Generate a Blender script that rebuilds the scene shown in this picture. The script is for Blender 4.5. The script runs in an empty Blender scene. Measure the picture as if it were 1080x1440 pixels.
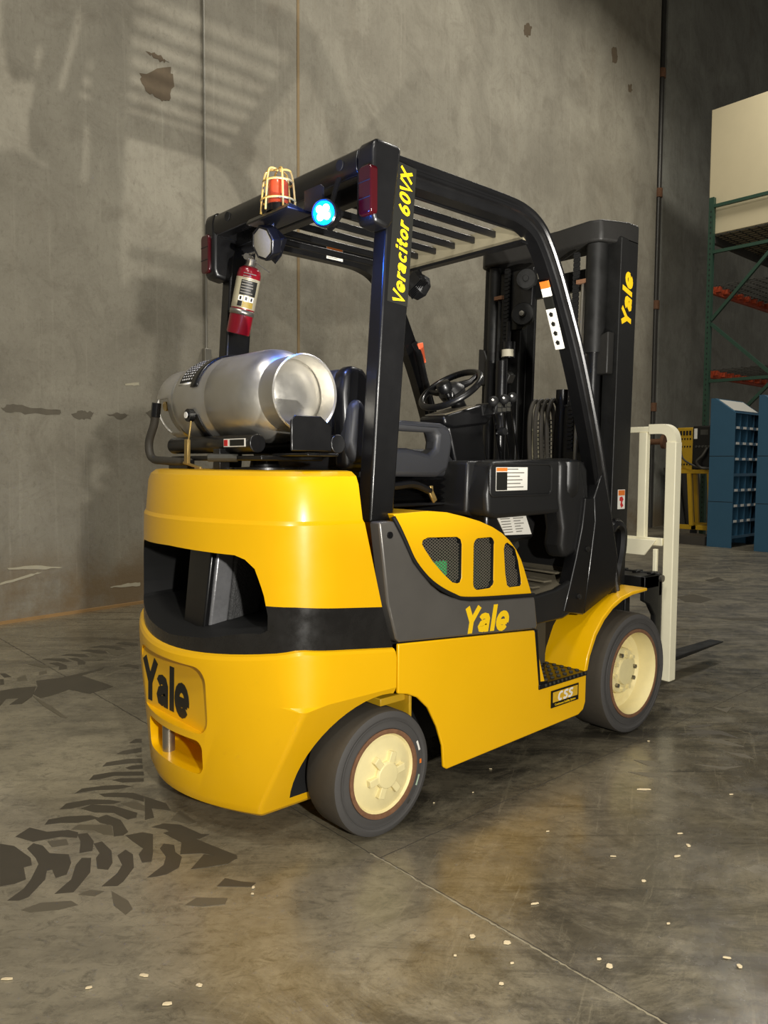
import bpy, bmesh, math, random
from math import radians as rad, sin, cos, pi
from mathutils import Vector, Matrix
random.seed(7)
scn = bpy.context.scene
col = scn.collection

# ---------------------------------------------------------------- camera, world, light, exposure
cd = bpy.data.cameras.new('camera'); cam = bpy.data.objects.new('camera', cd); col.objects.link(cam)
YAW, PITCH, ROLL, FPX = rad(48.1197), rad(3.6049), rad(0.31544), 1082.0
fw = Vector((cos(YAW)*cos(PITCH), sin(YAW)*cos(PITCH), -sin(PITCH)))
rt = Vector((sin(YAW), -cos(YAW), 0)); up = rt.cross(fw)
r2 = cos(ROLL)*rt + sin(ROLL)*up; u2 = -sin(ROLL)*rt + cos(ROLL)*up
M = Matrix((r2, u2, -fw)).transposed().to_4x4(); M.translation = Vector((-1.6027, -2.3221, 1.1894))
cam.matrix_world = M
cd.sensor_fit = 'VERTICAL'; cd.sensor_height = 36.0; cd.lens = 36.0*FPX/1440.0
cd.clip_start = 0.05; cd.clip_end = 100
scn.camera = cam

w = bpy.data.worlds.new('world'); scn.world = w; w.use_nodes = True
bg = w.node_tree.nodes['Background']; bg.inputs[0].default_value = (1.0, 0.95, 0.86, 1); bg.inputs[1].default_value = 0.15

def area(name, loc, target, size, power, color=(1, .93, .8), shape='DISK', sy=None):
    l = bpy.data.lights.new(name, 'AREA'); l.shape = shape; l.size = size
    if sy: l.size_y = sy
    l.energy = power; l.color = color
    o = bpy.data.objects.new(name, l); col.objects.link(o); o.location = loc
    o.rotation_euler = (Vector(target)-Vector(loc)).to_track_quat('-Z', 'Y').to_euler()
    return o
# low work lamp on the floor to the right of the truck: throws the big soft shadows on the wall
sl = bpy.data.lights.new('work_lamp', 'SPOT'); sl.energy = 1150; sl.color = (1, .96, .885); sl.shadow_soft_size = .025; sl.spot_size = rad(62); sl.spot_blend = 1.0
so = bpy.data.objects.new('work_lamp', sl); col.objects.link(so); so.location = (-0.45, -3.0, 0.30)
so.rotation_euler = (Vector((1.9, 4.0, 7.2))-so.location).to_track_quat('-Z', 'Y').to_euler()
area('flood_lamp', (-1.6, -3.7, 1.48), (1.2, 1.5, 1.3), 0.10, 128, (1, .96, .885))
# unseen high bay lamps, added as overhead fill for the hall
for i, (x, y, e) in enumerate(((-3.0, -1.6, 200), (5.2, 0.6, 225), (-5.0, -5.5, 250), (9.6, 1.2, 190))):
    area('high_bay_fill', (x, y, 8.5), (x, y, 0), 1.2, e, (1, .955, .87))

vs = scn.view_settings
vs.view_transform = 'Standard'; vs.look = 'None'; vs.exposure = 0.0; vs.gamma = 1.0; vs.use_curve_mapping = False

# ---------------------------------------------------------------- materials
def s2l(c):
    return tuple(((v/255.)/12.92 if v/255. <= .04045 else ((v/255.+.055)/1.055)**2.4) for v in c)
MATS = {}
def mat(name, rgb, rough=.5, metal=0., coat=0., var=0., vscale=6., bump=0., bscale=60., emit=None, estr=0., alpha=None, trans=0., spec=.5, rvar=0.):
    """procedural principled material; rgb is 0-255 sRGB"""
    m = bpy.data.materials.new(name); m.use_nodes = True; nt = m.node_tree; N = nt.nodes; L = nt.links
    b = N['Principled BSDF']; c = s2l(rgb)
    b.inputs['Base Color'].default_value = (*c, 1); b.inputs['Roughness'].default_value = rough
    b.inputs['Metallic'].default_value = metal; b.inputs['Coat Weight'].default_value = coat
    b.inputs['Coat Roughness'].default_value = .12; b.inputs['Specular IOR Level'].default_value = spec
    b.inputs['Transmission Weight'].default_value = trans
    tc = N.new('ShaderNodeTexCoord')
    if var or rvar:
        n = N.new('ShaderNodeTexNoise'); n.inputs['Scale'].default_value = vscale; n.inputs['Detail'].default_value = 6; n.inputs['Roughness'].default_value = .65
        L.new(tc.outputs['Object'], n.inputs['Vector'])
        if var:
            mx = N.new('ShaderNodeMix'); mx.data_type = 'RGBA'
            mx.inputs['A'].default_value = (*[v*(1-var) for v in c], 1); mx.inputs['B'].default_value = (*[min(1, v*(1+var)) for v in c], 1)
            L.new(n.outputs['Fac'], mx.inputs['Factor']); L.new(mx.outputs['Result'], b.inputs['Base Color'])
        if rvar:
            mr = N.new('ShaderNodeMapRange'); mr.inputs['From Min'].default_value = .3; mr.inputs['From Max'].default_value = .7
            mr.inputs['To Min'].default_value = max(.02, rough-rvar); mr.inputs['To Max'].default_value = min(1, rough+rvar)
            L.new(n.outputs['Fac'], mr.inputs['Value']); L.new(mr.outputs['Result'], b.inputs['Roughness'])
    if bump:
        n2 = N.new('ShaderNodeTexNoise'); n2.inputs['Scale'].default_value = bscale; n2.inputs['Detail'].default_value = 4
        L.new(tc.outputs['Object'], n2.inputs['Vector'])
        bp = N.new('ShaderNodeBump'); bp.inputs['Strength'].default_value = bump; bp.inputs['Distance'].default_value = .004
        L.new(n2.outputs['Fac'], bp.inputs['Height']); L.new(bp.outputs['Normal'], b.inputs['Normal'])
    if emit:
        b.inputs['Emission Color'].default_value = (*emit, 1); b.inputs['Emission Strength'].default_value = estr
    MATS[name] = m
    return m
YEL = mat('yellow_paint', (243, 186, 2), .34, 0, .25, .05, 3., .05, 25., rvar=.06)
BLK = mat('black_paint', (13, 13, 14), .33, 0, .15, .15, 5., .04, 80., rvar=.08)
BLKM = mat('black_matte', (9, 9, 9), .7)
MAST = mat('mast_steel', (26, 26, 25), .45, .2, 0, .3, 9., .08, 40., rvar=.12)
MASTL = mat('mast_casting', (62, 61, 55), .6, .1, 0, .25, 9., .25, 45.)
PLAS = mat('dark_plastic', (30, 30, 30), .36, 0, 0, .12, 8., .05, 160., rvar=.06)
VINYL = mat('seat_vinyl', (44, 45, 48), .5, 0, 0, .15, 8., .1, 120.)
GRY = mat('grey_satin_panel', (102, 99, 94), .34, .35, .1, .15, 4., .03, 60., rvar=.08)
SCUF = mat('scuffed_black_band', (30, 29, 28), .28, 0, .3, .45, 14., .08, 35., rvar=.12)
CREAM = mat('cream_paint', (250, 243, 212), .45, 0, .1, .06, 10., .04, 50.)
WHEELC = mat('wheel_cream', (236, 222, 166), .5, 0, 0, .12, 14., .08, 50.)
RUST = mat('rusty_rim', (128, 92, 66), .8, .2, 0, .5, 40., .3, 120.)
RUBB = mat('tyre_rubber', (72, 70, 68), .72, 0, 0, .15, 12., .1, 60.)
TREAD = mat('tyre_tread', (66, 60, 50), .8, 0, 0, .3, 10., .15, 40.)
ALU = mat('tank_aluminium', (204, 201, 193), .36, .88, 0, .14, 8., .06, 30., rvar=.1)
HEADM = mat('mast_head_paint', (36, 35, 33), .5, .1, 0, .25, 9., .2, 45.)
MATL2 = mat('dusty_rubber_mat', (104, 97, 80), .7, 0, 0, .3, 12., .1, 60.)
STEEL = mat('bare_steel', (165, 160, 148), .35, .9, 0, .2, 20.)
CASTLIT = mat('lit_grey_casting', (140, 140, 142), .35, .5, 0, .35, 25., .2, 90.)  # casting grey lightened: light on the pillar's side is put into the colour
ROUGHC = mat('rough_casting', (70, 70, 70), .6, .3, 0, .5, 90., .9, 160.)
YTXT = mat('yellow_decal', (250, 205, 20), .45)
KTXT = mat('black_decal', (24, 24, 20), .5)
WTXT = mat('white_decal', (235, 232, 222), .5, var=.05)
ORAN = mat('orange_decal', (228, 120, 40), .5)
RDEC = mat('red_decal', (200, 40, 40), .5)
RED = mat('extinguisher_red', (126, 13, 28), .28, 0, .4, .1, 6.)
TAIL = mat('tail_light_red', (52, 5, 11), .15, 0, .6, .1, 20.)
AMBER = mat('amber_lens', (205, 78, 40), .2, 0, .5, .1, 20.)
CAGE = mat('cage_wire_cream', (214, 178, 92), .4, 0, .2)
LENSG = mat('work_light_lens', (150, 146, 134), .3, .2, .4, .2, 120.)
BLUE = mat('blue_lamp_lens', (10, 120, 255), .2, emit=(0.0, .22, 1.0), estr=9.)
BLUEW = mat('blue_lamp_core', (200, 240, 255), .2, emit=(.75, .95, 1.0), estr=14.)
GREENE = mat('green_indicator', (20, 150, 70), .4, emit=(.02, .5, .12), estr=.6)
BINB = mat('blue_cabinet_paint', (50, 92, 118), .45, .0, .1, .08, 5.)
RACKG = mat('green_rack_paint', (38, 68, 53), .5, 0, 0, .15, 8.)
RACKO = mat('orange_beam_paint', (176, 72, 38), .5, 0, 0, .25, 12.)
PANEL = mat('cream_board', (196, 184, 150), .7, 0, 0, .06, 3.)
CARTY = mat('cart_yellow_paint', (190, 150, 24), .5, 0, 0, .15, 8.)
WOOD = mat('pale_wood', (226, 208, 168), .7, 0, 0, .2, 40.)
DKWOOD = mat('dark_board', (66, 62, 55), .7, 0, 0, .3, 6.)
HOSE = mat('rubber_hose', (58, 54, 46), .65, 0, 0, .3, 20., .2, 60.)
BRASS = mat('brass_clasp', (176, 150, 92), .4, .7, 0, .2, 20.)
BLPIPE = mat('galvanised_pipe', (150, 146, 134), .4, .6, 0, .2, 10.)
TANJ = mat('tan_sealant', (150, 128, 92), .8, 0, 0, .2, 20.)
HDRGLARE = mat('header_plate_glare', (150, 142, 118), .35, .2, .2, .15, 10.)  # grazing glare on the header plate is put into this beige
FILL = mat('dark_patch', (70, 62, 50), .8, 0, 0, .35, 8., .3, 30.)

# ---------------------------------------------------------------- mesh helpers
def fin(name, bm, m, parent=None, smooth=35, bevel=0., seg=2, label=None, kind=None, recalc=True):
    if recalc: bmesh.ops.recalc_face_normals(bm, faces=bm.faces)
    me = bpy.data.meshes.new(name); bm.to_mesh(me); bm.free()
    for mm in (m if isinstance(m, (list, tuple)) else [m]): me.materials.append(mm)
    if smooth:
        me.shade_smooth(); me.set_sharp_from_angle(angle=rad(smooth))
    o = bpy.data.objects.new(name, me); col.objects.link(o)
    if parent is not None: o.parent = parent
    if bevel:
        b = o.modifiers.new('Bevel', 'BEVEL'); b.width = bevel; b.segments = seg; b.limit_method = 'ANGLE'; b.angle_limit = rad(40); b.harden_normals = False
    if label: o['label'] = label
    if kind: o['kind'] = kind
    return o
def B(): return bmesh.new()
def box(bm, x0, x1, y0, y1, z0, z1, mi=0):
    vs_ = [bm.verts.new(p) for p in ((x0,y0,z0),(x1,y0,z0),(x1,y1,z0),(x0,y1,z0),(x0,y0,z1),(x1,y0,z1),(x1,y1,z1),(x0,y1,z1))]
    for f in ((0,3,2,1),(4,5,6,7),(0,1,5,4),(1,2,6,5),(2,3,7,6),(3,0,4,7)):
        bm.faces.new([vs_[i] for i in f]).material_index = mi
    return vs_
def obox(bm, c, ax, ay, az, sx, sy, sz):
    c = Vector(c); ax, ay, az = (Vector(a).normalized() for a in (ax, ay, az))
    v = [bm.verts.new(c + ax*sx*i/2 + ay*sy*j/2 + az*sz*k/2) for k in (-1, 1) for i, j in ((-1,-1),(1,-1),(1,1),(-1,1))]
    for f in ((0,3,2,1),(4,5,6,7),(0,1,5,4),(1,2,6,5),(2,3,7,6),(3,0,4,7)): bm.faces.new([v[i] for i in f])
def beam(bm, a, b, sw, sh, upv=(0,0,1)):
    a, b = Vector(a), Vector(b); d = (b-a); L = d.length; d.normalize()
    u = Vector(upv); s = d.cross(u)
    if s.length < 1e-4: s = d.cross(Vector((0,1,0)))
    s.normalize(); u = s.cross(d)
    obox(bm, (a+b)/2, d, s, u, L, sw, sh)
def prism(bm, pts, axis, a, b, mi=0):
    """pts polygon in the plane normal to axis (x: (y,z), y: (x,z), z: (x,y))"""
    def P(p, t): return {'x': (t, p[0], p[1]), 'y': (p[0], t, p[1]), 'z': (p[0], p[1], t)}[axis]
    A = [bm.verts.new(P(p, a)) for p in pts]; C = [bm.verts.new(P(p, b)) for p in pts]
    n = len(pts); fs = [bm.faces.new(A[::-1]), bm.faces.new(C)]
    for i in range(n): fs.append(bm.faces.new((A[i], A[(i+1) % n], C[(i+1) % n], C[i])))
    for f in fs: f.material_index = mi
    return fs
def frames(path):
    path = [Vector(p) for p in path]; n = len(path); T = []
    for i in range(n):
        t = (path[min(i+1, n-1)]-path[max(i-1, 0)]); T.append(t.normalized())
    u = T[0].orthogonal().normalized(); out = []
    for i in range(n):
        u = (u - T[i]*u.dot(T[i])).normalized(); out.append((path[i], u, T[i].cross(u)))
    return out
def tube(bm, path, r, seg=10, closed=False, mi=0):
    if closed: path = list(path)+[path[0]]
    fr = frames(path)
    if closed: fr = fr[:-1]
    rs = r if isinstance(r, (list, tuple)) else [r]*len(fr)
    rings = [[bm.verts.new(p + u*cos(2*pi*k/seg)*rr + v*sin(2*pi*k/seg)*rr) for k in range(seg)] for (p, u, v), rr in zip(fr, rs)]
    m = len(rings)
    for i in range(m if closed else m-1):
        A, C = rings[i], rings[(i+1) % m]
        off = 0
        if closed and i == m-1:
            off = min(range(seg), key=lambda q: (A[0].co-C[q].co).length)
        for k in range(seg): bm.faces.new((A[k], A[(k+1) % seg], C[(k+1+off) % seg], C[(k+off) % seg])).material_index = mi
    if not closed:
        bm.faces.new(rings[0][::-1]).material_index = mi; bm.faces.new(rings[-1]).material_index = mi
def bez(pts, n=10):
    """Catmull-Rom through pts"""
    P = [Vector(p) for p in pts]; P = [2*P[0]-P[1]] + P + [2*P[-1]-P[-2]]; out = []
    for i in range(1, len(P)-2):
        for k in range(n):
            t = k/n; a, b, c, d = P[i-1], P[i], P[i+1], P[i+2]
            out.append(.5*((2*b)+(c-a)*t+(2*a-5*b+4*c-d)*t*t+(3*b-a-3*c+d)*t**3))
    out.append(P[-2]); return out
def lathe(bm, prof, o, axis, seg=32, mi=0, mis=None):
    """prof: list of (r, h) along axis from o"""
    o = Vector(o); ax = Vector(axis).normalized(); u = ax.orthogonal().normalized(); v = ax.cross(u); rings = []
    for r, h in prof:
        if r < 1e-5: rings.append([bm.verts.new(o+ax*h)])
        else: rings.append([bm.verts.new(o+ax*h+(u*cos(2*pi*k/seg)+v*sin(2*pi*k/seg))*r) for k in range(seg)])
    for i in range(len(rings)-1):
        A, C = rings[i], rings[i+1]; q = mis[i] if mis else mi
        for k in range(seg):
            k2 = (k+1) % seg
            if len(A) == 1 and len(C) == 1: continue
            if len(A) == 1: f = bm.faces.new((A[0], C[k2], C[k]))
            elif len(C) == 1: f = bm.faces.new((A[k], A[k2], C[0]))
            else: f = bm.faces.new((A[k], A[k2], C[k2], C[k]))
            f.material_index = q
def cyl(bm, a, b, r, seg=16, mi=0):
    a, b = Vector(a), Vector(b); L = (b-a).length
    lathe(bm, [(0, 0), (r, 0), (r, L), (0, L)], a, b-a, seg, mi)
def rrect(x0, x1, z0, z1, r, n=4):
    out = []
    for cx, cz, a0 in ((x1-r, z0+r, -90), (x1-r, z1-r, 0), (x0+r, z1-r, 90), (x0+r, z0+r, 180)):
        for k in range(n+1):
            a = rad(a0+90*k/n); out.append((cx+r*cos(a), cz+r*sin(a)))
    return out
def boolean(o, cutters, op='DIFFERENCE', sharp=32):
    for c in cutters:
        md = o.modifiers.new('b', 'BOOLEAN'); md.operation = op; md.object = c; md.solver = 'EXACT'
        try: md.material_mode = 'TRANSFER'
        except Exception: pass
    dg = bpy.context.evaluated_depsgraph_get(); dg.update()
    me = bpy.data.meshes.new_from_object(o.evaluated_get(dg)); old = o.data; o.modifiers.clear(); o.data = me
    for c in cutters: bpy.data.objects.remove(c)
    me.shade_smooth(); me.set_sharp_from_angle(angle=rad(sharp))
    return o
def cutter(bm, m):
    o = fin('cutter', bm, m, None, smooth=0); return o
def text(name, body, m, parent, org, right, upv, size, extrude=.001, offset=0., shear=0., sx=1., sy=1., align='CENTER', space=1.):
    c = bpy.data.curves.new(name, 'FONT'); c.body = body; c.size = size; c.extrude = extrude; c.offset = offset; c.shear = shear; c.align_x = align; c.align_y = 'CENTER'; c.resolution_u = 3; c.space_character = space
    t = bpy.data.objects.new(name, c); col.objects.link(t)
    dg = bpy.context.evaluated_depsgraph_get(); me = bpy.data.meshes.new_from_object(t.evaluated_get(dg)); bpy.data.objects.remove(t); bpy.data.curves.remove(c)
    R = Vector(right).normalized(); U = Vector(upv).normalized(); Nn = R.cross(U)
    MM = Matrix((R*sx, U*sy, Nn)).transposed().to_4x4(); MM.translation = Vector(org); me.transform(MM)
    me.materials.clear(); me.materials.append(m)
    o = bpy.data.objects.new(name, me); col.objects.link(o); o.parent = parent
    return o
def arcp(cx, cy, rx, ry, a0, a1, n=10):
    return [(cx+rx*cos(rad(a0+(a1-a0)*k/n)), cy+ry*sin(rad(a0+(a1-a0)*k/n))) for k in range(n+1)]
# heavy sans letters drawn as thick strokes: (advance, [(closed, points)])
GLYPH = {
 'Y': (.56, [(0, [(.03, .74), (.27, .34)]), (0, [(.51, .74), (.27, .34)]), (0, [(.27, .40), (.27, 0)])]),
 'a': (.50, [(0, [(.08, .385), (.13, .445), (.22, .465), (.32, .44), (.37, .36), (.37, 0)]), (0, [(.37, .28), (.24, .28), (.14, .25), (.095, .17), (.13, .10), (.22, .085), (.31, .13), (.37, .19)])]),
 'l': (.25, [(0, [(.125, .76), (.125, 0)])]),
 'e': (.57, [(0, [(.13, .235), (.47, .235)]), (0, [(.455, .20)] + arcp(.275, .265, .185, .215, 0, 322, 14))]),
 'V': (.55, [(0, [(.03, .74), (.27, .03), (.51, .74)])]),
 'r': (.36, [(0, [(.11, .54), (.11, 0)]), (0, [(.11, .30), (.15, .41), (.23, .46), (.34, .455)])]),
 'c': (.47, [(0, arcp(.265, .265, .165, .195, 45, 315, 12))]),
 'i': (.25, [(0, [(.125, .54), (.125, 0)]), (0, [(.125, .76), (.125, .63)])]),
 't': (.36, [(0, [(.16, .70), (.16, .16), (.20, .09), (.32, .08)]), (0, [(.03, .465), (.32, .465)])]),
 'o': (.53, [(1, arcp(.265, .265, .165, .195, 0, 342, 18))]),
 '6': (.55, [(1, arcp(.275, .235, .165, .165, 0, 342, 18)), (0, [(.11, .22), (.13, .42), (.22, .58), (.36, .70)])]),
 '0': (.55, [(1, arcp(.275, .37, .165, .30, 0, 342, 18))]),
 'X': (.55, [(0, [(.04, .74), (.50, 0)]), (0, [(.50, .74), (.04, 0)])]),
 'C': (.58, [(0, arcp(.31, .37, .20, .30, 50, 310, 12))]),
 'S': (.54, [(0, [(.44, .60), (.36, .67), (.24, .675), (.13, .62), (.12, .50), (.20, .42), (.34, .36), (.43, .27), (.41, .14), (.30, .07), (.18, .07), (.08, .15)])]),
 ' ': (.26, [])}
def letters(name, body, m, parent, org, right, upv, size, wt=.15, shear=0., sx=1., thick=.0012, gap=0., each=True):
    R = Vector(right).normalized(); U = Vector(upv).normalized(); Nn = R.cross(U).normalized(); org = Vector(org)
    tot = sum(GLYPH[c][0]+gap for c in body); x0 = -tot/2; k_ = 0
    for c in body:
        adv, strokes = GLYPH[c]
        if strokes:
            bm = B()
            for closed, P in strokes:
                k_ += 1; P = [Vector(p) for p in P]; n = len(P); L_, Rr = [], []
                for i, p in enumerate(P):
                    a = P[i-1] if (i or closed) else None; b = P[(i+1) % n] if (i < n-1 or closed) else None
                    d1 = (p-a).normalized() if a is not None else (b-p).normalized(); d2 = (b-p).normalized() if b is not None else d1
                    n1 = Vector((-d1.y, d1.x)); n2 = Vector((-d2.y, d2.x)); mt = (n1+n2).normalized(); f = min(1.6, 1/max(.3, mt.dot(n1)))
                    L_.append(p+mt*wt/2*f); Rr.append(p-mt*wt/2*f)
                def W(q, h):
                    x = (q.x+x0+shear*(q.y-.37))*size*sx; y = (q.y-.37)*size
                    return bm.verts.new(org+R*x+U*y+Nn*h)
                t_ = thick+.00008*(k_ % 3)
                A0 = [W(q, 0) for q in L_]; A1 = [W(q, 0) for q in Rr]; B0 = [W(q, t_) for q in L_]; B1 = [W(q, t_) for q in Rr]
                for i in range(n if closed else n-1):
                    j = (i+1) % n
                    bm.faces.new((B0[i], B1[i], B1[j], B0[j])); bm.faces.new((A0[i], B0[i], B0[j], A0[j])); bm.faces.new((B1[i], A1[i], A1[j], B1[j]))
                if not closed:
                    bm.faces.new((A0[0], A1[0], B1[0], B0[0])); bm.faces.new((A0[-1], B0[-1], B1[-1], A1[-1]))
            fin(name, bm, m, parent, 0, recalc=False)
        x0 += adv+gap
def empty(name, label, cat, loc=(0,0,0), rz=0, group=None):
    o = bpy.data.objects.new(name, None); col.objects.link(o); o.location = loc; o.rotation_euler = (0,0,rz); o.empty_display_size = .1
    o['label'] = label; o['category'] = cat
    if group: o['group'] = group
    return o
def tag(o, label, cat, group=None):
    o['label'] = label; o['category'] = cat
    if group: o['group'] = group
    return o
def copy_tree(o, parent=None):
    c = o.copy(); col.objects.link(c); c.parent = parent
    for ch in o.children: copy_tree(ch, c)
    return c

# ---------------------------------------------------------------- setting: floor, wall, ceiling
def floor_material():
    m = bpy.data.materials.new('polished_concrete_floor'); m.use_nodes = True; nt = m.node_tree; N = nt.nodes; L = nt.links; b = N['Principled BSDF']
    tc = N.new('ShaderNodeTexCoord')
    def noise(scale, det=8, rough=.6, mapscale=None, rot=0, dist=0.):
        n = N.new('ShaderNodeTexNoise'); n.inputs['Scale'].default_value = scale; n.inputs['Detail'].default_value = det; n.inputs['Roughness'].default_value = rough; n.inputs['Distortion'].default_value = dist
        if mapscale:
            m0 = N.new('ShaderNodeMapping'); m0.inputs['Rotation'].default_value = (0, 0, rot); L.new(tc.outputs['Object'], m0.inputs['Vector']); mp = N.new('ShaderNodeMapping'); mp.inputs['Scale'].default_value = mapscale; L.new(m0.outputs['Vector'], mp.inputs['Vector']); L.new(mp.outputs['Vector'], n.inputs['Vector'])
        else: L.new(tc.outputs['Object'], n.inputs['Vector'])
        return n.outputs['Fac']
    def ramp(f, a, b2, lo=0., hi=1.):
        r = N.new('ShaderNodeMapRange'); r.inputs['From Min'].default_value = a; r.inputs['From Max'].default_value = b2; r.inputs['To Min'].default_value = lo; r.inputs['To Max'].default_value = hi; L.new(f, r.inputs['Value']); return r.outputs['Result']
    def mix(f, A, Bc):
        x = N.new('ShaderNodeMix'); x.data_type = 'RGBA'; L.new(f, x.inputs['Factor'])
        for s, v in (('A', A), ('B', Bc)):
            if isinstance(v, tuple): x.inputs[s].default_value = (*s2l(v), 1)
            else: L.new(v, x.inputs[s])
        return x.outputs['Result']
    def math_(op, a, b2):
        x = N.new('ShaderNodeMath'); x.operation = op; x.use_clamp = True
        for i, v in enumerate((a, b2)):
            if isinstance(v, (int, float)): x.inputs[i].default_value = v
            else: L.new(v, x.inputs[i])
        return x.outputs[0]
    base = mix(ramp(noise(1.3, 8, .65), .35, .68), (130, 122, 101), (162, 152, 126))
    base = mix(ramp(noise(6., 12, .75, None, 0, .8), .48, .72, 0, .6), base, (98, 91, 75))
    sep = N.new('ShaderNodeSeparateXYZ'); L.new(tc.outputs['Object'], sep.inputs[0])
    # worn, rubber-blackened driving lane under and beyond the truck
    zone = math_('ADD', ramp(sep.outputs['X'], -.9, .5), ramp(noise(1.1, 8, .75, None, 0, .6), .35, .7, -.5, .5))
    zone = math_('MULTIPLY', zone, ramp(sep.outputs['Y'], 2.2, 3.4, 1., .3))
    zone = math_('MULTIPLY', zone, ramp(sep.outputs['Y'], -.75, -.55, .72, 1.))
    lane = mix(ramp(noise(2.6, 12, .8, (1, 2.2, 1), .73, .8), .43, .57), (46, 43, 38), (104, 97, 81))
    base = mix(math_('MULTIPLY', zone, .9), base, lane)
    front = math_('MULTIPLY', ramp(sep.outputs['Y'], -.45, -1.1), ramp(noise(1.9, 12, .8, None, 0, .9), .42, .56, .05, .9))
    base = mix(front, base, (80, 74, 60))
    # sweeping rubber streaks and pale scuffs
    st = ramp(noise(1.7, 12, .8, (.45, 3.4, 1), .73, .8), .52, .60, 0, .75)
    base = mix(math_('MULTIPLY', st, ramp(sep.outputs['X'], -.8, 1.2, .25, 1)), base, (47, 44, 38))
    sc = ramp(noise(3.5, 12, .82, (.4, 5., 1), -.5, .6), .57, .66, 0, .5)
    base = mix(sc, base, (150, 141, 117))
    base = mix(ramp(noise(16., 12, .85, (1, 1.8, 1), .73, .8), .50, .62, 0, .55), base, (58, 54, 45))
    base = mix(ramp(noise(11., 12, .85, (.5, 3., 1), -.3, .6), .56, .66, 0, .5), base, (138, 129, 106))
    sc = ramp(noise(48., 6, .85), .66, .74, 0, .7)
    base = mix(sc, base, (170, 161, 136))
    L.new(base, b.inputs['Base Color'])
    far = N.new('ShaderNodeMath'); far.operation = 'ADD'; L.new(ramp(noise(5., 6, .7), .36, .66, .13, .34), far.inputs[0]); L.new(ramp(sep.outputs['X'], 1.8, 4.5, 0, .28), far.inputs[1])   # less polished towards the racks
    L.new(far.outputs[0], b.inputs['Roughness'])
    b.inputs['Specular IOR Level'].default_value = .85
    bp = N.new('ShaderNodeBump'); bp.inputs['Strength'].default_value = .12; bp.inputs['Distance'].default_value = .004
    L.new(noise(35., 6, .7), bp.inputs['Height']); L.new(bp.outputs['Normal'], b.inputs['Normal'])
    return m
def wall_material(name, tint):
    m = bpy.data.materials.new(name); m.use_nodes = True; nt = m.node_tree; N = nt.nodes; L = nt.links; b = N['Principled BSDF']
    tc = N.new('ShaderNodeTexCoord')
    def noise(scale, det=8, rough=.6, ms=None, dist=0.):
        n = N.new('ShaderNodeTexNoise'); n.inputs['Scale'].default_value = scale; n.inputs['Detail'].default_value = det; n.inputs['Roughness'].default_value = rough; n.inputs['Distortion'].default_value = dist
        if ms:
            mp = N.new('ShaderNodeMapping'); mp.inputs['Scale'].default_value = ms; L.new(tc.outputs['Object'], mp.inputs['Vector']); L.new(mp.outputs['Vector'], n.inputs['Vector'])
        else: L.new(tc.outputs['Object'], n.inputs['Vector'])
        return n.outputs['Fac']
    def ramp(f, a, b2, lo=0., hi=1.):
        r = N.new('ShaderNodeMapRange'); r.inputs['From Min'].default_value = a; r.inputs['From Max'].default_value = b2; r.inputs['To Min'].default_value = lo; r.inputs['To Max'].default_value = hi; L.new(f, r.inputs['Value']); return r.outputs['Result']
    def mix(f, A, Bc):
        x = N.new('ShaderNodeMix'); x.data_type = 'RGBA'; L.new(f, x.inputs['Factor'])
        for s, v in (('A', A), ('B', Bc)):
            if isinstance(v, tuple): x.inputs[s].default_value = (*s2l(v), 1)
            else: L.new(v, x.inputs[s])
        return x.outputs['Result']
    base = mix(ramp(noise(.8, 8, .65, None, .5), .32, .68), (136, 130, 114), (168, 162, 144))
    base = mix(ramp(noise(2.2, 14, .75, None, .9), .48, .70, 0, .65), base, (120, 113, 97))
    base = mix(ramp(noise(1.3, 10, .7, (1, 1, .35), .4), .56, .74, 0, .45), base, (132, 118, 96))       # brown water staining
    base = mix(ramp(noise(6., 8, .7, (3.2, 1, .10)), .56, .70, 0, .40), base, (184, 177, 158))         # vertical trowel and run marks
    base = mix(ramp(noise(14., 12, .8, (1, 1, 1.4), .8), .58, .74, 0, .5), base, (108, 102, 88))
    base = mix(ramp(noise(9., 10, .8, (1.6, 1, .8), 1.2), .62, .70, 0, .45), base, (190, 183, 164))
    base = mix(ramp(noise(30., 10, .85, (1, 1, .6), .5), .52, .64, 0, .45), base, (112, 106, 92))
    base = mix(ramp(noise(38., 10, .85, (.7, 1, 1.2), .8), .58, .66, 0, .4), base, (188, 181, 162))
    base = mix(ramp(noise(45., 6, .8), .66, .72, 0, .7), base, (82, 76, 65))
    sep = N.new('ShaderNodeSeparateXYZ'); L.new(tc.outputs['Object'], sep.inputs[0])
    low = N.new('ShaderNodeMath'); low.operation = 'MULTIPLY'; L.new(ramp(sep.outputs['Z'], .25, .62, 1, 0), low.inputs[0]); L.new(ramp(noise(1.5, 6, .7), .38, .58), low.inputs[1])
    base = mix(low.outputs[0], base, (128, 110, 82))                                                   # old brown stain along the foot of the wall
    tn = N.new('ShaderNodeMix'); tn.data_type = 'RGBA'; tn.blend_type = 'MULTIPLY'; tn.inputs['Factor'].default_value = 1; L.new(base, tn.inputs['A']); tn.inputs['B'].default_value = (*tint, 1); base = tn.outputs['Result']
    L.new(base, b.inputs['Base Color']); b.inputs['Roughness'].default_value = .75
    bp = N.new('ShaderNodeBump'); bp.inputs['Strength'].default_value = .6; bp.inputs['Distance'].default_value = .010
    L.new(noise(16., 12, .8), bp.inputs['Height']); L.new(bp.outputs['Normal'], b.inputs['Normal'])
    return m
FLOORM = floor_material(); WALLM = wall_material('tilt_up_concrete_wall', (1.06, 1.06, 1.07)); WALLM2 = wall_material('grey_concrete_wall', (.95, 1.02, 1.12))
DARKM = mat('tyre_mark', (74, 68, 55), .5, 0, 0, .25, 5.)
JOINT = mat('floor_joint', (62, 57, 47), .8, 0, 0, .4, 30.)
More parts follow.
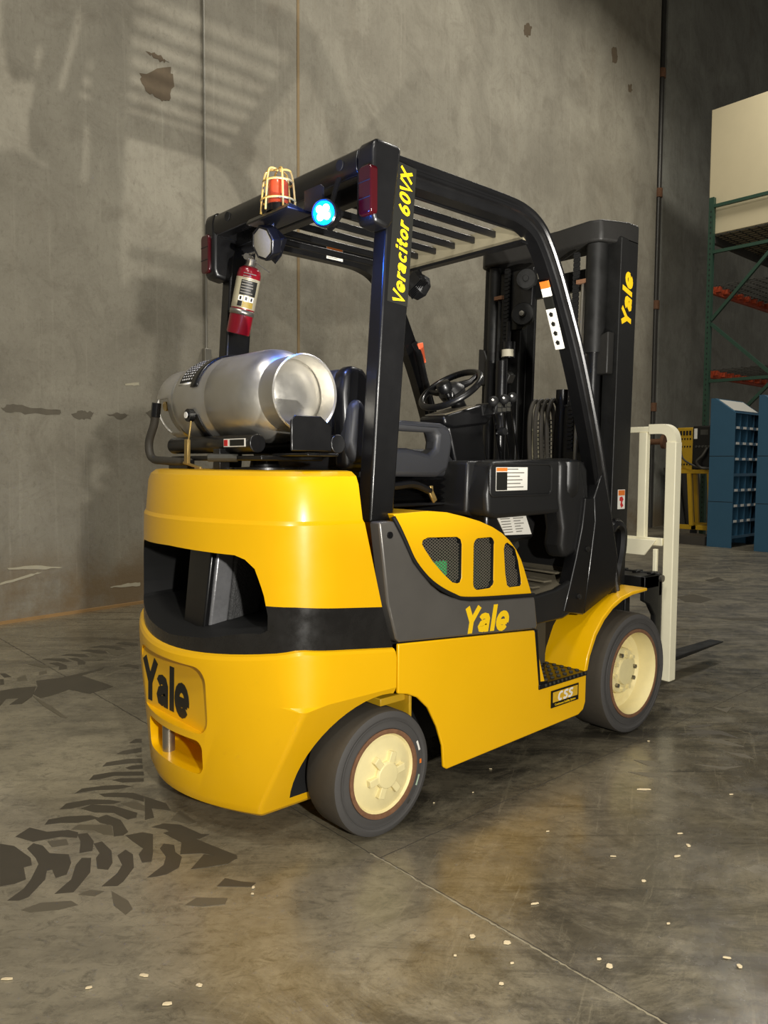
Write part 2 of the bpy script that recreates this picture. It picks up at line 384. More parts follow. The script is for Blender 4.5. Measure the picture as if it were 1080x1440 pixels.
CEILM = mat('ceiling_steel', (60, 58, 54), .8)

bm = B(); box(bm, -8, 26, -9, 9, -.2, 0); floor = fin('floor', bm, FLOORM, None, 0); floor['kind'] = 'structure'
bm = B(); box(bm, -8, 26, -9, 9, 12.5, 12.7); ceil = fin('ceiling', bm, CEILM, None, 0); ceil['kind'] = 'structure'
WANG = math.atan2(.139, 1.122); WO = Vector((.024, 3.692, 0))
bm = B(); box(bm, -5, 11.86, 0, .25, 0, 12.5); wall = fin('wall_left', bm, WALLM, None, 0); wall['kind'] = 'structure'; wall.location = WO; wall.rotation_euler = (0, 0, WANG)
bm = B(); box(bm, 12.22, 26, .02, .27, 0, 12.5); wall2 = fin('wall_right', bm, WALLM2, None, 0); wall2['kind'] = 'structure'; wall2.location = WO; wall2.rotation_euler = (0, 0, WANG)
bm = B(); box(bm, 11.86, 12.22, .10, .27, 0, 12.5); t_ = fin('trim_1', bm, mat('dark_joint_filler', (46, 45, 42), .8, var=.3), None, 0); t_['kind'] = 'structure'; t_.location = WO; t_.rotation_euler = (0, 0, WANG)
bm = B(); box(bm, 2.935, 2.965, -.006, .0, 0, 12.5); t_ = fin('trim_2', bm, TANJ, None, 0); t_['kind'] = 'structure'; t_.location = WO; t_.rotation_euler = (0, 0, WANG)
bm = B(); box(bm, -5, 3.2, -.02, 0, 0, .022); t_ = fin('trim_3', bm, mat('wall_foot_strip', (168, 132, 84), .8, var=.3, vscale=4), None, 0); t_['kind'] = 'structure'; t_.location = WO; t_.rotation_euler = (0, 0, WANG)
def wallp(u, d=0., z=0.): return WO + Vector((cos(WANG)*u + sin(WANG)*d, sin(WANG)*u - cos(WANG)*d, z))
# spalled patches and the dark pour line on the wall
def blob(cu, cz, ru, rz, n=14, rough=.25):
    return [(cu+ru*cos(2*pi*k/n)*(1+random.uniform(-rough, rough)), cz+rz*sin(2*pi*k/n)*(1+random.uniform(-rough, rough))) for k in range(n)]
def wallpatch(name, pts, m, d=.003):
    bm = B(); prism(bm, pts, 'y', -d, .0); return fin(name, bm, m, wall, 0)
WB_ = mat('brown_spall', (106, 92, 72), .85, 0, 0, .3, 12., .4, 40.)
SPALLS = [([(1.207, 4.349), (1.504, 4.511), (1.53, 4.399), (1.5, 4.255), (1.417, 4.197), (1.264, 4.229)], 0), ([(1.269, 4.546), (1.382, 4.556), (1.49, 4.541), (1.401, 4.507)], 0),
 ([(7.136, 7.19), (7.247, 7.274), (7.344, 7.239), (7.309, 7.129), (7.197, 7.064), (7.139, 7.097)], 0), ([(9.852, 7.963), (10.009, 8.048), (10.098, 7.924), (10.024, 7.794), (9.891, 7.754)], 0), ([(10.51, 7.618), (10.651, 7.692), (10.687, 7.587), (10.546, 7.513)], 0),
 ([(0.044, 1.579), (0.131, 1.609), (0.297, 1.588), (0.488, 1.583), (0.482, 1.55), (0.243, 1.543), (0.089, 1.545)], 1), ([(0.572, 1.56), (0.677, 1.588), (0.76, 1.581), (0.735, 1.524), (0.641, 1.519)], 1), ([(0.869, 1.575), (0.963, 1.592), (1.071, 1.574), (0.994, 1.536)], 1), ([(1.223, 1.606), (1.339, 1.636), (1.337, 1.552), (1.282, 1.537)], 1),
 ([(1.03, 1.826), (1.16, 1.849), (1.167, 1.826), (1.043, 1.816)], 2), ([(0.868, 0.17), (1.035, 0.186), (1.147, 0.179), (1.146, 0.149), (0.969, 0.158)], 2), ([(0.061, 0.408), (0.27, 0.408), (0.479, 0.372), (0.323, 0.371), (0.07, 0.396)], 2), ([(0.007, 0.303), (0.215, 0.344), (0.323, 0.354), (0.225, 0.327), (0.007, 0.288)], 2)]
POURM = mat('dark_pour_line', (112, 105, 90), .8, 0, 0, .25, 14.); SCRAPE = mat('pale_scrape', (196, 188, 162), .8, 0, 0, .15, 20.)
def rough(pts, n=5, amp=.012):
    out = []
    for i, p_ in enumerate(pts):
        q_ = pts[(i+1) % len(pts)]
        for k in range(n): out.append((p_[0]+(q_[0]-p_[0])*k/n+random.uniform(-amp, amp)*(k > 0), p_[1]+(q_[1]-p_[1])*k/n+random.uniform(-amp, amp)*(k > 0)))
    return out
for pts, t_ in SPALLS: wallpatch(('spall', 'pour_line', 'scrape')[t_], rough(pts, 5, (.018, .010, .004)[t_]), (WB_, POURM, SCRAPE)[t_], (.003, .0015, .002)[t_])

# floor joints and tyre marks
PALEJ = mat('chipped_joint', (150, 141, 116), .8, 0, 0, .35, 30.)
def joint(x0, y0, x1, y1, n, w0, w1, m):
    L_, R_ = [], []; d = Vector((x1-x0, y1-y0)).normalized(); nn_ = Vector((-d.y, d.x))
    for k in range(n+1):
        c = Vector((x0+(x1-x0)*k/n, y0+(y1-y0)*k/n))+nn_*random.uniform(-.002, .002); L_.append(tuple(c+nn_*random.uniform(w0, w1)/2)); R_.append(tuple(c-nn_*random.uniform(w0, w1)/2))
    bm = B(); A = [bm.verts.new((*q, .0009)) for q in L_]; C_ = [bm.verts.new((*q, .0009)) for q in R_]; A2 = [bm.verts.new((*q, 0)) for q in L_]; C2 = [bm.verts.new((*q, 0)) for q in R_]
    for k in range(n):
        bm.faces.new((A[k], A[k+1], C_[k+1], C_[k])); bm.faces.new((A[k+1], A[k], A2[k], A2[k+1])); bm.faces.new((C_[k], C_[k+1], C2[k+1], C2[k]))
    fin('joint', bm, m, floor, 0)
joint(-.110, 3.6, -.108, .6, 160, .001, .005, JOINT); joint(-.108, .6, -.106, -.60, 90, .001, .003, JOINT)
joint(-.106, -.60, -.102, -2.2, 150, .0006, .0065, PALEJ); joint(-.100, -.60, -.096, -2.2, 60, .0005, .0015, JOINT)
joint(-.1, -.640, 9, -.60, 300, .001, .0035, JOINT)
MARKS = [
 ('D', [(-1.013, -0.142), (-0.961, -0.11), (-0.93, -0.072), (-0.889, -0.004), (-0.855, 0.039), (-0.873, -0.036), (-0.9, -0.099), (-0.965, -0.162), (-0.989, -0.163)]),
 ('D', [(-0.882, 0.119), (-0.857, 0.141), (-0.84, 0.106), (-0.84, 0.044), (-0.799, -0.001), (-0.811, -0.055), (-0.845, -0.113), (-0.875, -0.112), (-0.867, -0.059), (-0.885, -0.052), (-0.889, -0.023), (-0.881, 0.043)]),
 ('D', [(-0.906, -0.193), (-0.844, -0.148), (-0.806, -0.078), (-0.777, -0.048), (-0.756, -0.067), (-0.789, -0.145), (-0.833, -0.19), (-0.864, -0.219)]),
 ('D', [(-0.794, -0.241), (-0.733, -0.203), (-0.703, -0.168), (-0.691, -0.105), (-0.658, -0.087), (-0.653, -0.129), (-0.683, -0.204), (-0.738, -0.257), (-0.76, -0.268)]),
 ('D', [(-0.678, -0.282), (-0.611, -0.248), (-0.584, -0.208), (-0.575, -0.149), (-0.553, -0.129), (-0.532, -0.158), (-0.55, -0.201), (-0.548, -0.24), (-0.584, -0.291), (-0.63, -0.302), (-0.655, -0.294)]),
 ('D', [(-0.62, 0.001), (-0.571, -0.015), (-0.551, -0.049), (-0.604, -0.162), (-0.629, -0.206), (-0.653, -0.194), (-0.64, -0.141), (-0.614, -0.116), (-0.619, -0.051)]),
 ('D', [(-0.717, 0.014), (-0.692, 0.012), (-0.693, -0.065), (-0.719, -0.136), (-0.745, -0.166), (-0.766, -0.139), (-0.745, -0.076), (-0.726, -0.056)]),
 ('D', [(-0.772, -0.015), (-0.742, 0.056), (-0.733, 0.11), (-0.705, 0.096), (-0.711, 0.029), (-0.737, -0.027)]),
 ('D', [(-0.885, 0.223), (-0.832, 0.257), (-0.799, 0.189), (-0.743, 0.157), (-0.726, 0.12), (-0.742, 0.087), (-0.776, 0.127), (-0.854, 0.151)]),
 ('L', [(-0.82, 0.125), (-0.77, 0.101), (-0.778, 0.058), (-0.822, 0.076)]),
 ('D', [(-0.936, 0.206), (-0.907, 0.161), (-0.892, 0.052), (-0.903, 0.007), (-0.925, 0.009), (-0.941, -0.063), (-0.973, -0.067), (-1.007, -0.054)]),
 ('D', [(-0.789, 0.245), (-0.766, 0.275), (-0.714, 0.259), (-0.651, 0.215), (-0.635, 0.174), (-0.701, 0.186), (-0.742, 0.222)]),
 ('D', [(-0.649, 0.179), (-0.608, 0.182), (-0.588, 0.113), (-0.604, 0.018), (-0.626, 0.006), (-0.651, 0.018), (-0.625, 0.091), (-0.647, 0.143)]),
 ('L', [(-0.736, 0.155), (-0.706, 0.173), (-0.625, 0.101), (-0.649, 0.026), (-0.669, 0.05), (-0.681, 0.097)]),
 ('D', [(-0.712, 0.328), (-0.679, 0.359), (-0.604, 0.337), (-0.556, 0.29), (-0.53, 0.249), (-0.556, 0.247), (-0.62, 0.296), (-0.681, 0.307)]),
 ('D', [(-0.656, 0.286), (-0.617, 0.293), (-0.562, 0.233), (-0.524, 0.127), (-0.542, 0.096), (-0.568, 0.101), (-0.584, 0.18), (-0.631, 0.226)]),
 ('D', [(-0.627, 0.422), (-0.593, 0.446), (-0.521, 0.418), (-0.466, 0.379), (-0.445, 0.344), (-0.494, 0.354), (-0.563, 0.401)]),
 ('D', [(-0.563, 0.361), (-0.519, 0.336), (-0.468, 0.291), (-0.45, 0.236), (-0.469, 0.196), (-0.497, 0.264), (-0.558, 0.325)]),
 ('L', [(-0.536, 0.235), (-0.492, 0.217), (-0.477, 0.146), (-0.493, 0.112), (-0.522, 0.169)]),
 ('D', [(-0.544, 0.504), (-0.513, 0.54), (-0.443, 0.519), (-0.356, 0.446), (-0.371, 0.41), (-0.459, 0.482), (-0.511, 0.487)]),
 ('D', [(-0.48, 0.448), (-0.448, 0.443), (-0.383, 0.386), (-0.396, 0.358), (-0.457, 0.399)]),
 ('D', [(-0.456, 0.598), (-0.427, 0.629), (-0.348, 0.609), (-0.303, 0.576), (-0.322, 0.534), (-0.368, 0.562)]),
 ('D', [(-0.394, 0.528), (-0.362, 0.531), (-0.331, 0.51), (-0.347, 0.474), (-0.386, 0.499)]),
 ('D', [(-0.363, 0.689), (-0.326, 0.705), (-0.253, 0.691), (-0.273, 0.645), (-0.327, 0.657)]),
 ('L', [(-0.31, 0.616), (-0.284, 0.621), (-0.298, 0.592)]),
 ('D', [(-0.27, 0.775), (-0.231, 0.804), (-0.21, 0.785), (-0.227, 0.748)]),
 ('D', [(-0.533, -0.001), (-0.492, -0.003), (-0.455, -0.047), (-0.434, -0.151), (-0.415, -0.169), (-0.455, -0.175), (-0.497, -0.128), (-0.505, -0.047)]),
 ('D', [(-0.522, -0.064), (-0.482, -0.067), (-0.457, -0.193), (-0.419, -0.343), (-0.43, -0.362), (-0.493, -0.26), (-0.545, -0.223), (-0.508, -0.159)]),
 ('D', [(-0.562, -0.323), (-0.491, -0.271), (-0.427, -0.356), (-0.466, -0.367), (-0.523, -0.343)]),
 ('D', [(-0.551, -0.454), (-0.512, -0.432), (-0.486, -0.479), (-0.459, -0.511), (-0.48, -0.52)]),
 ('L', [(-0.663, -0.48), (-0.621, -0.468), (-0.559, -0.526), (-0.579, -0.547), (-0.627, -0.519)]),
 ('L', [(-0.858, -0.24), (-0.825, -0.238), (-0.798, -0.27), (-0.827, -0.278)]),
 ('L', [(-0.999, -0.214), (-0.95, -0.213), (-0.884, -0.258), (-0.877, -0.291), (-0.923, -0.28), (-0.983, -0.242)]),
 ('L', [(-0.783, -0.283), (-0.768, -0.358), (-0.775, -0.404), (-0.8, -0.417), (-0.806, -0.354)]),
 ('D', [(-0.449, 0.235), (-0.418, 0.132), (-0.431, 0.07), (-0.472, 0.129), (-0.497, 0.057), (-0.527, 0.061)]),
 ('L', [(-0.407, 0.048), (-0.406, -0.068), (-0.432, -0.067), (-0.463, 0.005)]),
 ('D', [(-0.085, 2.444), (-0.048, 2.453), (0.024, 2.391), (0.033, 2.284), (-0.005, 2.308), (-0.032, 2.376)]),
 ('D', [(0.04, 2.474), (0.083, 2.485), (0.156, 2.418), (0.158, 2.327), (0.116, 2.358), (0.08, 2.426)]),
 ('D', [(-0.079, 2.336), (-0.033, 2.323), (-0.021, 2.214), (-0.044, 2.137), (-0.09, 2.147), (-0.057, 2.231)]),
 ('D', [(0.045, 2.377), (0.089, 2.354), (0.092, 2.224), (0.074, 2.175), (0.033, 2.18), (0.063, 2.272)]),
 ('D', [(0.176, 2.518), (0.227, 2.509), (0.286, 2.423), (0.277, 2.343), (0.237, 2.368)]),
 ('L', [(0.178, 2.428), (0.215, 2.406), (0.221, 2.273), (0.196, 2.216), (0.154, 2.216), (0.198, 2.306)]),
 ('D', [(0.253, 2.563), (0.327, 2.572), (0.391, 2.496), (0.402, 2.374), (0.359, 2.396), (0.326, 2.5)]),
 ('L', [(0.3, 2.446), (0.353, 2.426), (0.338, 2.291), (0.312, 2.241), (0.282, 2.267)]),
 ('D', [(0.424, 2.574), (0.488, 2.563), (0.526, 2.465), (0.502, 2.411), (0.465, 2.486)]),
 ('D', [(0.202, 2.001), (0.259, 2.012), (0.296, 1.941), (0.265, 1.871), (0.246, 1.942)]),
 ('L', [(-0.189, 2.172), (-0.148, 2.177), (-0.165, 2.112), (-0.209, 2.11)]),
 ('L', [(-0.318, 2.128), (-0.266, 2.16), (-0.294, 2.032), (-0.34, 2.053)]),
 ('L', [(-0.183, 2.395), (-0.133, 2.374), (-0.094, 2.255), (-0.139, 2.252)]),
 ('D', [(-0.364, 2.283), (-0.34, 2.262), (-0.337, 2.163), (-0.37, 2.18)]),
 ('D', [(-0.398, 2.159), (-0.383, 2.146), (-0.409, 2.041), (-0.43, 2.041)]),
 ('D', [(-0.461, 1.93), (-0.377, 1.926), (-0.294, 1.889), (-0.369, 1.719), (-0.445, 1.629), (-0.494, 1.656), (-0.426, 1.736), (-0.479, 1.766), (-0.535, 1.662)]),
 ('D', [(-0.259, 2.002), (-0.138, 1.973), (0.051, 2.006), (0.132, 2.04), (0.094, 1.989), (-0.038, 1.944), (-0.003, 1.745), (0.012, 1.625), (-0.13, 1.577), (-0.181, 1.722), (-0.309, 1.667), (-0.344, 1.665), (-0.348, 1.765), (-0.289, 1.884)]),
 ('L', [(-0.361, 1.744), (-0.348, 1.485), (-0.351, 1.263), (-0.369, 1.305), (-0.376, 1.524)]),
 ('D', [(1.57, -0.702), (1.738, -0.764), (1.786, -0.823), (1.749, -0.922), (1.736, -0.836), (1.662, -0.765)]),
 ('D', [(1.721, -0.68), (1.815, -0.727), (1.837, -0.763), (1.722, -0.717)]),
 ('L', [(1.603, -0.811), (1.68, -0.862), (1.67, -0.968), (1.636, -0.908)]),
 ('L', [(1.18, -0.737), (1.231, -0.795), (1.201, -0.849), (1.169, -0.804)]),
 ('L', [(1.053, -0.785), (1.12, -0.856), (1.125, -0.923), (1.068, -0.861)]),
 ('L', [(2.106, -0.677), (2.174, -0.695), (2.061, -0.717), (2.092, -0.625)]),
 ('D', [(6.156, 1.347), (6.477, 1.35), (6.315, 1.214), (6.087, 1.232)]),
 ('D', [(4.968, 1.035), (5.233, 1.018), (5.116, 0.778), (4.842, 0.754), (4.783, 0.867)]),
 ('D', [(4.293, 0.331), (4.538, 0.194), (4.578, 0.09), (4.498, 0.058), (4.31, 0.247)]),
 ('L', [(1.859, -0.835), (1.848, -0.927), (1.847, -0.893)]),
 ('L', [(1.544, -0.941), (1.584, -1.005), (1.56, -1.054), (1.539, -1.008)]),
 ('L', [(1.321, -0.915), (1.387, -1.012), (1.456, -1.059), (1.357, -1.025)])]
DARKM2 = mat('faint_tyre_mark', (98, 91, 74), .45, 0, 0, .2, 5.)
for k_, (t_, q_) in enumerate(MARKS):
    bm = B(); prism(bm, q_, 'z', 0, .0007+.00001*k_); fin('tyre_mark', bm, DARKM if t_ == 'D' else DARKM2, floor, 0)

# ---------------------------------------------------------------- the truck
T = empty('forklift', 'yellow and black forklift truck with tank behind its overhead guard', 'forklift')

# --- counterweight
def cw_ring(XR, W, a, d, e, XF, z, dzl, n=7, m=17):
    pts = []
    Xs = XR + a*(W-e)**2
    Xc = XR + a*W*W
    def side(s):
        out = []
        P0 = Vector((min(Xc+d, XF-.01), s*W)); P1 = Vector((Xc, s*W)); P2 = Vector((Xs, s*(W-e)))
        for k in range(4): out.append((XF+(P0.x-XF)*k/4, s*W))
        for k in range(n): 
            t = k/(n-1); q = P0*(1-t)**2+P1*2*t*(1-t)+P2*t*t; out.append((q.x, q.y))
        return out
    A = side(-1); C = side(1)[::-1]
    Y2 = W-e
    midp = [(XR+a*y*y, y) for y in [(-Y2+2*Y2*k/(m+1)) for k in range(1, m+1)]]
    return [(x, y, z+dzl(x)) for x, y in A+midp+C]
def loft(bm, rings, mi):
    R = [[bm.verts.new(p) for p in r] for r in rings]; n = len(R[0])
    for i in range(len(R)-1):
        for k in range(n):
            f = bm.faces.new((R[i][k], R[i][(k+1) % n], R[i+1][(k+1) % n], R[i+1][k])); f.material_index = mi[i]
    f = bm.faces.new(R[0][::-1]); f.material_index = mi[0]; f = bm.faces.new(R[-1]); f.material_index = mi[-1]
zero = lambda x: 0.
def dlow(x): return -.30*max(0, -.3-x) - .12*max(0, x+.3)
def dup(x): return -.10*max(0, x+.3)
LV = [  # z, XR, W, a, d, e, XF, dz, material of the band above
 (.100, -.440, .350, .85, .012, .012, -.02, zero, 0), (.112, -.458, .362, .85, .012, .012, -.02, zero, 0), (.14, -.468, .375, .80, .012, .012, -.02, zero, 0),
 (.462, -.477, .535, .60, .015, .015, .052, zero, 0), (.472, -.477, .540, .60, .08, .07, .052, zero, 0), (.612, -.482, .541, .60, .10, .08, .052, dlow, 0),
 (.630, -.480, .540, .60, .10, .08, .049, dlow, 0), (.639, -.474, .534, .60, .10, .08, .047, dlow, 0), (.642, -.464, .527, .60, .10, .08, .046, dlow, 1),
 (.767, -.462, .527, .60, .12, .09, .001, dup, 0), (1.006, -.457, .522, .60, .12, .09, -.068, zero, 0), (1.012, -.453, .517, .60, .12, .09, -.069, zero, 0),
 (1.018, -.449, .514, .60, .12, .09, -.070, zero, 0), (1.125, -.438, .503, .60, .12, .09, -.078, zero, 0), (1.150, -.428, .494, .60, .12, .09, -.080, zero, 0),
 (1.164, -.408, .474, .60, .12, .09, -.082, zero, 0), (1.167, -.388, .455, .60, .12, .09, -.084, zero, 0)]
bm = B(); loft(bm, [cw_ring(XR, W, a, d, e, XF, z, f) for z, XR, W, a, d, e, XF, f, _ in LV], [v[-1] for v in LV[:-1]])
cw = fin('counterweight', bm, [YEL, SCUF, BLKM], T, 32)
cuts = []
def ctop(y):
    y = abs(y); tab = ((0, .928), (.31, .920), (.345, .909), (.378, .882), (.395, .84), (.408, .80), (.420, .74))
    for (a, za), (b, zb) in zip(tab, tab[1:]):
        if y <= b: return za+(zb-za)*(y-a)/(b-a)
    return tab[-1][1]
def cbot(y):
    y = abs(y); tab = ((0, .612), (.2, .628), (.33, .655), (.39, .668), (.405, .678), (.420, .70))
    for (a, za), (b, zb) in zip(tab, tab[1:]):
        if y <= b: return za+(zb-za)*(y-a)/(b-a)
    return tab[-1][1]
bm = B(); ys = [-.42, -.415, -.408, -.4, -.39, -.378, -.36, -.345, -.33, -.31, -.2, -.1, 0, .1, .2, .31, .33, .345, .36, .378, .39, .4, .408, .415, .42]; prev = None
for y in ys:
    q = [bm.verts.new((-.8, y, ctop(y))), bm.verts.new((-.14, y, ctop(y)-.05*(ctop(y)-cbot(y)))), bm.verts.new((-.14, y, cbot(y)+.2*(ctop(y)-cbot(y)))), bm.verts.new((-.8, y, cbot(y)-.03))]
    if prev:
        for i in range(4): bm.faces.new((prev[i], prev[(i+1) % 4], q[(i+1) % 4], q[i]))
    else: bm.faces.new(q[::-1])
    prev = q
bm.faces.new(prev); cuts.append(cutter(bm, BLKM))
bm = B(); prism(bm, rrect(-.215, .262, .338, .554, .05, 5), 'x', -.7, -.437); cuts.append(cutter(bm, YEL))
bm = B(); prism(bm, rrect(-.185, .185, .205, .315, .03, 5), 'x', -.7, -.33); cuts.append(cutter(bm, YEL))
for s in (-1, 1):
    bm = B(); cyl(bm, (0, s*.375, .2), (0, s*.7, .2), .256, 48); cuts.append(cutter(bm, BLKM))
boolean(cw, cuts, sharp=20)
def pillar(name, x0, x1, yt, yb, m, bev, lean=.02):
    bm = B(); pr = [(x0, .626, yb), (x1, .626, yb)]
    v = [bm.verts.new(q) for q in ((x0-lean, -yb, .60), (x1-lean, -yb, .60), (x1-lean, yb+.035, .60), (x0-lean, yb+.035, .60), (x0+lean, -yt, .935), (x1+lean, -yt, .935), (x1+lean, yt+.035, .935), (x0+lean, yt+.035, .935))]
    for f in ((0,3,2,1),(4,5,6,7),(0,1,5,4),(1,2,6,5),(2,3,7,6),(3,0,4,7)): bm.faces.new([v[i] for i in f])
    return fin(name, bm, m, T, 20, bev)
pillar('grille_pillar', -.352, -.330, .058, .050, BLK, .006)
pillar('pillar_flank', -.331, -.262, .062, .054, CASTLIT, .008)
pillar('pillar_root', -.264, -.14, .070, .060, ROUGHC, .01)
bm = B(); cyl(bm, (-.425, .09, .195), (-.425, .09, .33), .021, 20); fin('tow_pin', bm, STEEL, T)
letters('letter', 'Yale', KTXT, T, (-.4372, .082, .430), (0, -1, 0), (0, 0, 1), .20, .165, .04, .93, .0012, -.02)

# --- lower frame (yellow side panels), both sides
SP = [(.058, .612), (.768, .556), (.775, .55), (.792, .475), (.845, .337), (.86, .333), (1.124, .333), (1.127, .325), (1.125, .205), (1.11, .175), (1.075, .160), (.29, .140), (.275, .150), (.268, .227), (.240, .300), (.196, .375), (.146, .420), (.10, .440), (.058, .450)]
for s in (-1, 1):
    bm = B(); prism(bm, SP, 'y', s*.5425, s*.530); fin('side_panel', bm, YEL, T, 30, .004)
    # grey satin shroud above it
    GP = [(-.025, 1.008), (.038, 1.008), (.077, .951), (.125, .871), (.165, .830), (.208, .789), (.255, .757), (.312, .734), (.403, .711), (.55, .698), (.768, .686), (.774, .67), (.790, .575), (.784, .558), (.065, .616), (.05, .63), (.012, .75)]
    bm = B(); prism(bm, GP, 'y', s*.541, s*.49); fin('shroud', bm, GRY, T, 30, .007)
    bm = B(); cyl(bm, (.018, s*.54, .965), (.018, s*.546, .965), .011, 16); cyl(bm, (.018, s*.545, .965), (.018, s*.548, .965), .006, 6); fin('bolt', bm, BLK, T)
    # black seal between hood and shroud
    bm = B(); tube(bm, bez([(.040, s*.535, 1.02), (.062, s*.538, .985), (.09, s*.538, .94), (.135, s*.538, .868), (.215, s*.538, .795), (.318, s*.538, .741), (.41, s*.538, .718), (.768, s*.538, .692)], 5), .0075, 8); fin('seal', bm, BLKM, T)
    # step, mud guard and stacked filler panels
    bm = B(); prism(bm, [(.80, s*.548), (1.124, s*.548), (1.124, s*.34), (.80, s*.34)], 'z', .318, .338)
    st = fin('step', bm, BLK, T, 30, .003)
    bm = B()
    for i in range(7):
        for j in range(5): cyl(bm, (.838+i*.043, s*(.365+j*.038), .338), (.838+i*.043, s*(.365+j*.038), .343), .0085, 8)
    for i in range(11): cyl(bm, (.84+i*.027, s*.5475, .330), (.84+i*.027, s*.5505, .330), .006, 6)
    fin('grip_tread', bm, MASTL, st, 30, kind='stuff')
    bm = B(); prism(bm, [(.79, .56), (1.09, .60), (1.09, .34), (.80, .34)], 'y', s*.36, s*.33); fin('step_riser', bm, MASTL, T, 30)
    bm = B(); prism(bm, [(.768, .556), (.800, .335), (.86, .335), (.86, .345), (.815, .35), (.79, .556)], 'y', s*.543, s*.35); fin('step_side', bm, BLK, T, 30, .003)
    fo = [(1.100, .338), (1.118, .40), (1.165, .487), (1.225, .548), (1.295, .590), (1.37, .618), (1.46, .632), (1.585, .636)]
    fi = [(1.585, .622), (1.46, .616), (1.38, .601), (1.305, .573), (1.24, .532), (1.183, .474), (1.138, .395), (1.122, .338)]
    bm = B(); prism(bm, fo+fi, 'y', s*.552, s*.33); fin('mud_guard', bm, YEL, T, 40, .004)

# badge on the side panel
bm = B(); box(bm, .880, 1.066, -.5475, -.544, .229, .298); bd = fin('badge', bm, BLK, T, 0, .001)
bm = B(); prism(bm, [(.889, .250), (1.057, .250), (1.057, .291), (.889, .291)], 'y', -.5485, -.547); fin('plate', bm, mat('gold_plate', (214, 170, 40), .5, var=.25, vscale=60), bd, 0)
letters('letter', 'CSS', WTXT, bd, (.973, -.5486, .270), (1, 0, 0), (0, 0, 1), .050, .16, .22, 1.25, .0006)
text('lettering', 'Continuous Stability System', YTXT, bd, (.973, -.5482, .239), (1, 0, 0), (0, 0, 1), .0125, .0003, .0001, 0)
letters('letter', 'Yale', YTXT, T, (.497, -.5411, .637), (1, 0, -.062), (.062, 0, 1), .126, .165, .14, 1.06, .0008, -.01)

# --- hood
HP = [(.045, 1.030), (.20, 1.034), (.29, 1.026), (.378, 1.008), (.46, .988), (.53, .964), (.585, .938), (.632, .906), (.668, .872), (.697, .834), (.715, .80), (.766, .694), (.55, .704), (.405, .718), (.318, .741), (.258, .765), (.213, .795), (.168, .836), (.130, .878), (.085, .950)]
bm = B(); prism(bm, HP, 'y', -.53, .53); hood = fin('hood', bm, [YEL, BLKM], T, 32)
W1 = [(.178, .937), (.20, .944), (.343, .938), (.36, .930), (.367, .912), (.367, .795), (.36, .782), (.346, .779), (.322, .785), (.274, .821), (.225, .865), (.19, .905), (.175, .925)]
W2 = rrect(.430, .538, .745, .927, .024, 4)
W3 = [(.596, .880), (.602, .897), (.615, .901), (.645, .886), (.662, .870), (.680, .828), (.697, .76), (.699, .742), (.690, .733), (.632, .735), (.617, .745), (.606, .79)]
cuts = []
for s in (-1, 1):
    for Wn in (W1, W2, W3):
        bm = B(); prism(bm, Wn, 'y', s*.6, s*.42); cuts.append(cutter(bm, BLKM))
boolean(hood, cuts)
b_ = hood.modifiers.new('Bevel', 'BEVEL'); b_.width = .018; b_.segments = 3; b_.limit_method = 'ANGLE'; b_.angle_limit = rad(65)
def inside(p, poly):
    c = False; n = len(poly)
    for i in range(n):
        (x1, y1), (x2, y2) = poly[i], poly[(i+1) % n]
        if (y1 > p[1]) != (y2 > p[1]) and p[0] < (x2-x1)*(p[1]-y1)/(y2-y1)+x1: c = not c
    return c
MESHW = mat('expanded_metal', (150, 142, 128), .45, .6)
for Wn in (W1, W2, W3):
    bm = B(); xs = [p[0] for p in Wn]; zs = [p[1] for p in Wn]; px, pz = .0165, .0105
    i = 0; x = min(xs)
    while x < max(xs):
        z = min(zs)
        while z < max(zs):
            for sg in (1, -1):
                a = (x, z+(0 if sg > 0 else pz)); b2 = (x+px, z+(pz if sg > 0 else 0)); mid = ((a[0]+b2[0])/2, (a[1]+b2[1])/2)
                if inside(mid, Wn):
                    dx, dz = b2[0]-a[0], b2[1]-a[1]; L_ = math.hypot(dx, dz); nx, nz = -dz/L_*.0011, dx/L_*.0011
                    v = [bm.verts.new(q) for q in ((a[0]-nx, -.516, a[1]-nz), (b2[0]-nx, -.516, b2[1]-nz), (b2[0]+nx, -.516, b2[1]+nz), (a[0]+nx, -.516, a[1]+nz))]
                    bm.faces.new(v)
                    # the other half of the diamond
            z += pz
        x += px
    # thickness
    r = bmesh.ops.extrude_face_region(bm, geom=bm.faces[:]); bmesh.ops.translate(bm, vec=(0, .002, 0), verts=[e for e in r['geom'] if isinstance(e, bmesh.types.BMVert)])
    fin('vent_mesh', bm, MESHW, hood, 0, kind='stuff')
for (x, z, w_, h_) in ((.25, .80, .10, .05), (.44, .77, .05, .11)):
    bm = B(); box(bm, x, x+w_, -.475, -.455, z, z+h_); fin('indicator_lamp', bm, GREENE, hood, 0)

# --- inner chassis (dark), axles
bm = B(); box(bm, .0, 1.60, -.345, .345, .17, .60); box(bm, .03, .76, -.49, .49, .46, .72); fin('chassis', bm, BLKM, T, 0)
bm = B(); cyl(bm, (0, -.40, .2), (0, .40, .2), .05, 20); box(bm, -.10, .10, -.34, .34, .14, .30); fin('steer_axle', bm, MAST, T)
bm = B(); box(bm, .02, .13, -.50, -.365, .405, .43); box(bm, .13, .142, -.52, -.38, .35, .43); fin('axle_bracket', bm, CARTY, T, 30, .003)
bm = B(); cyl(bm, (1.476, -.42, .266), (1.476, .42, .266), .09, 20); fin('drive_axle', bm, MAST, T)

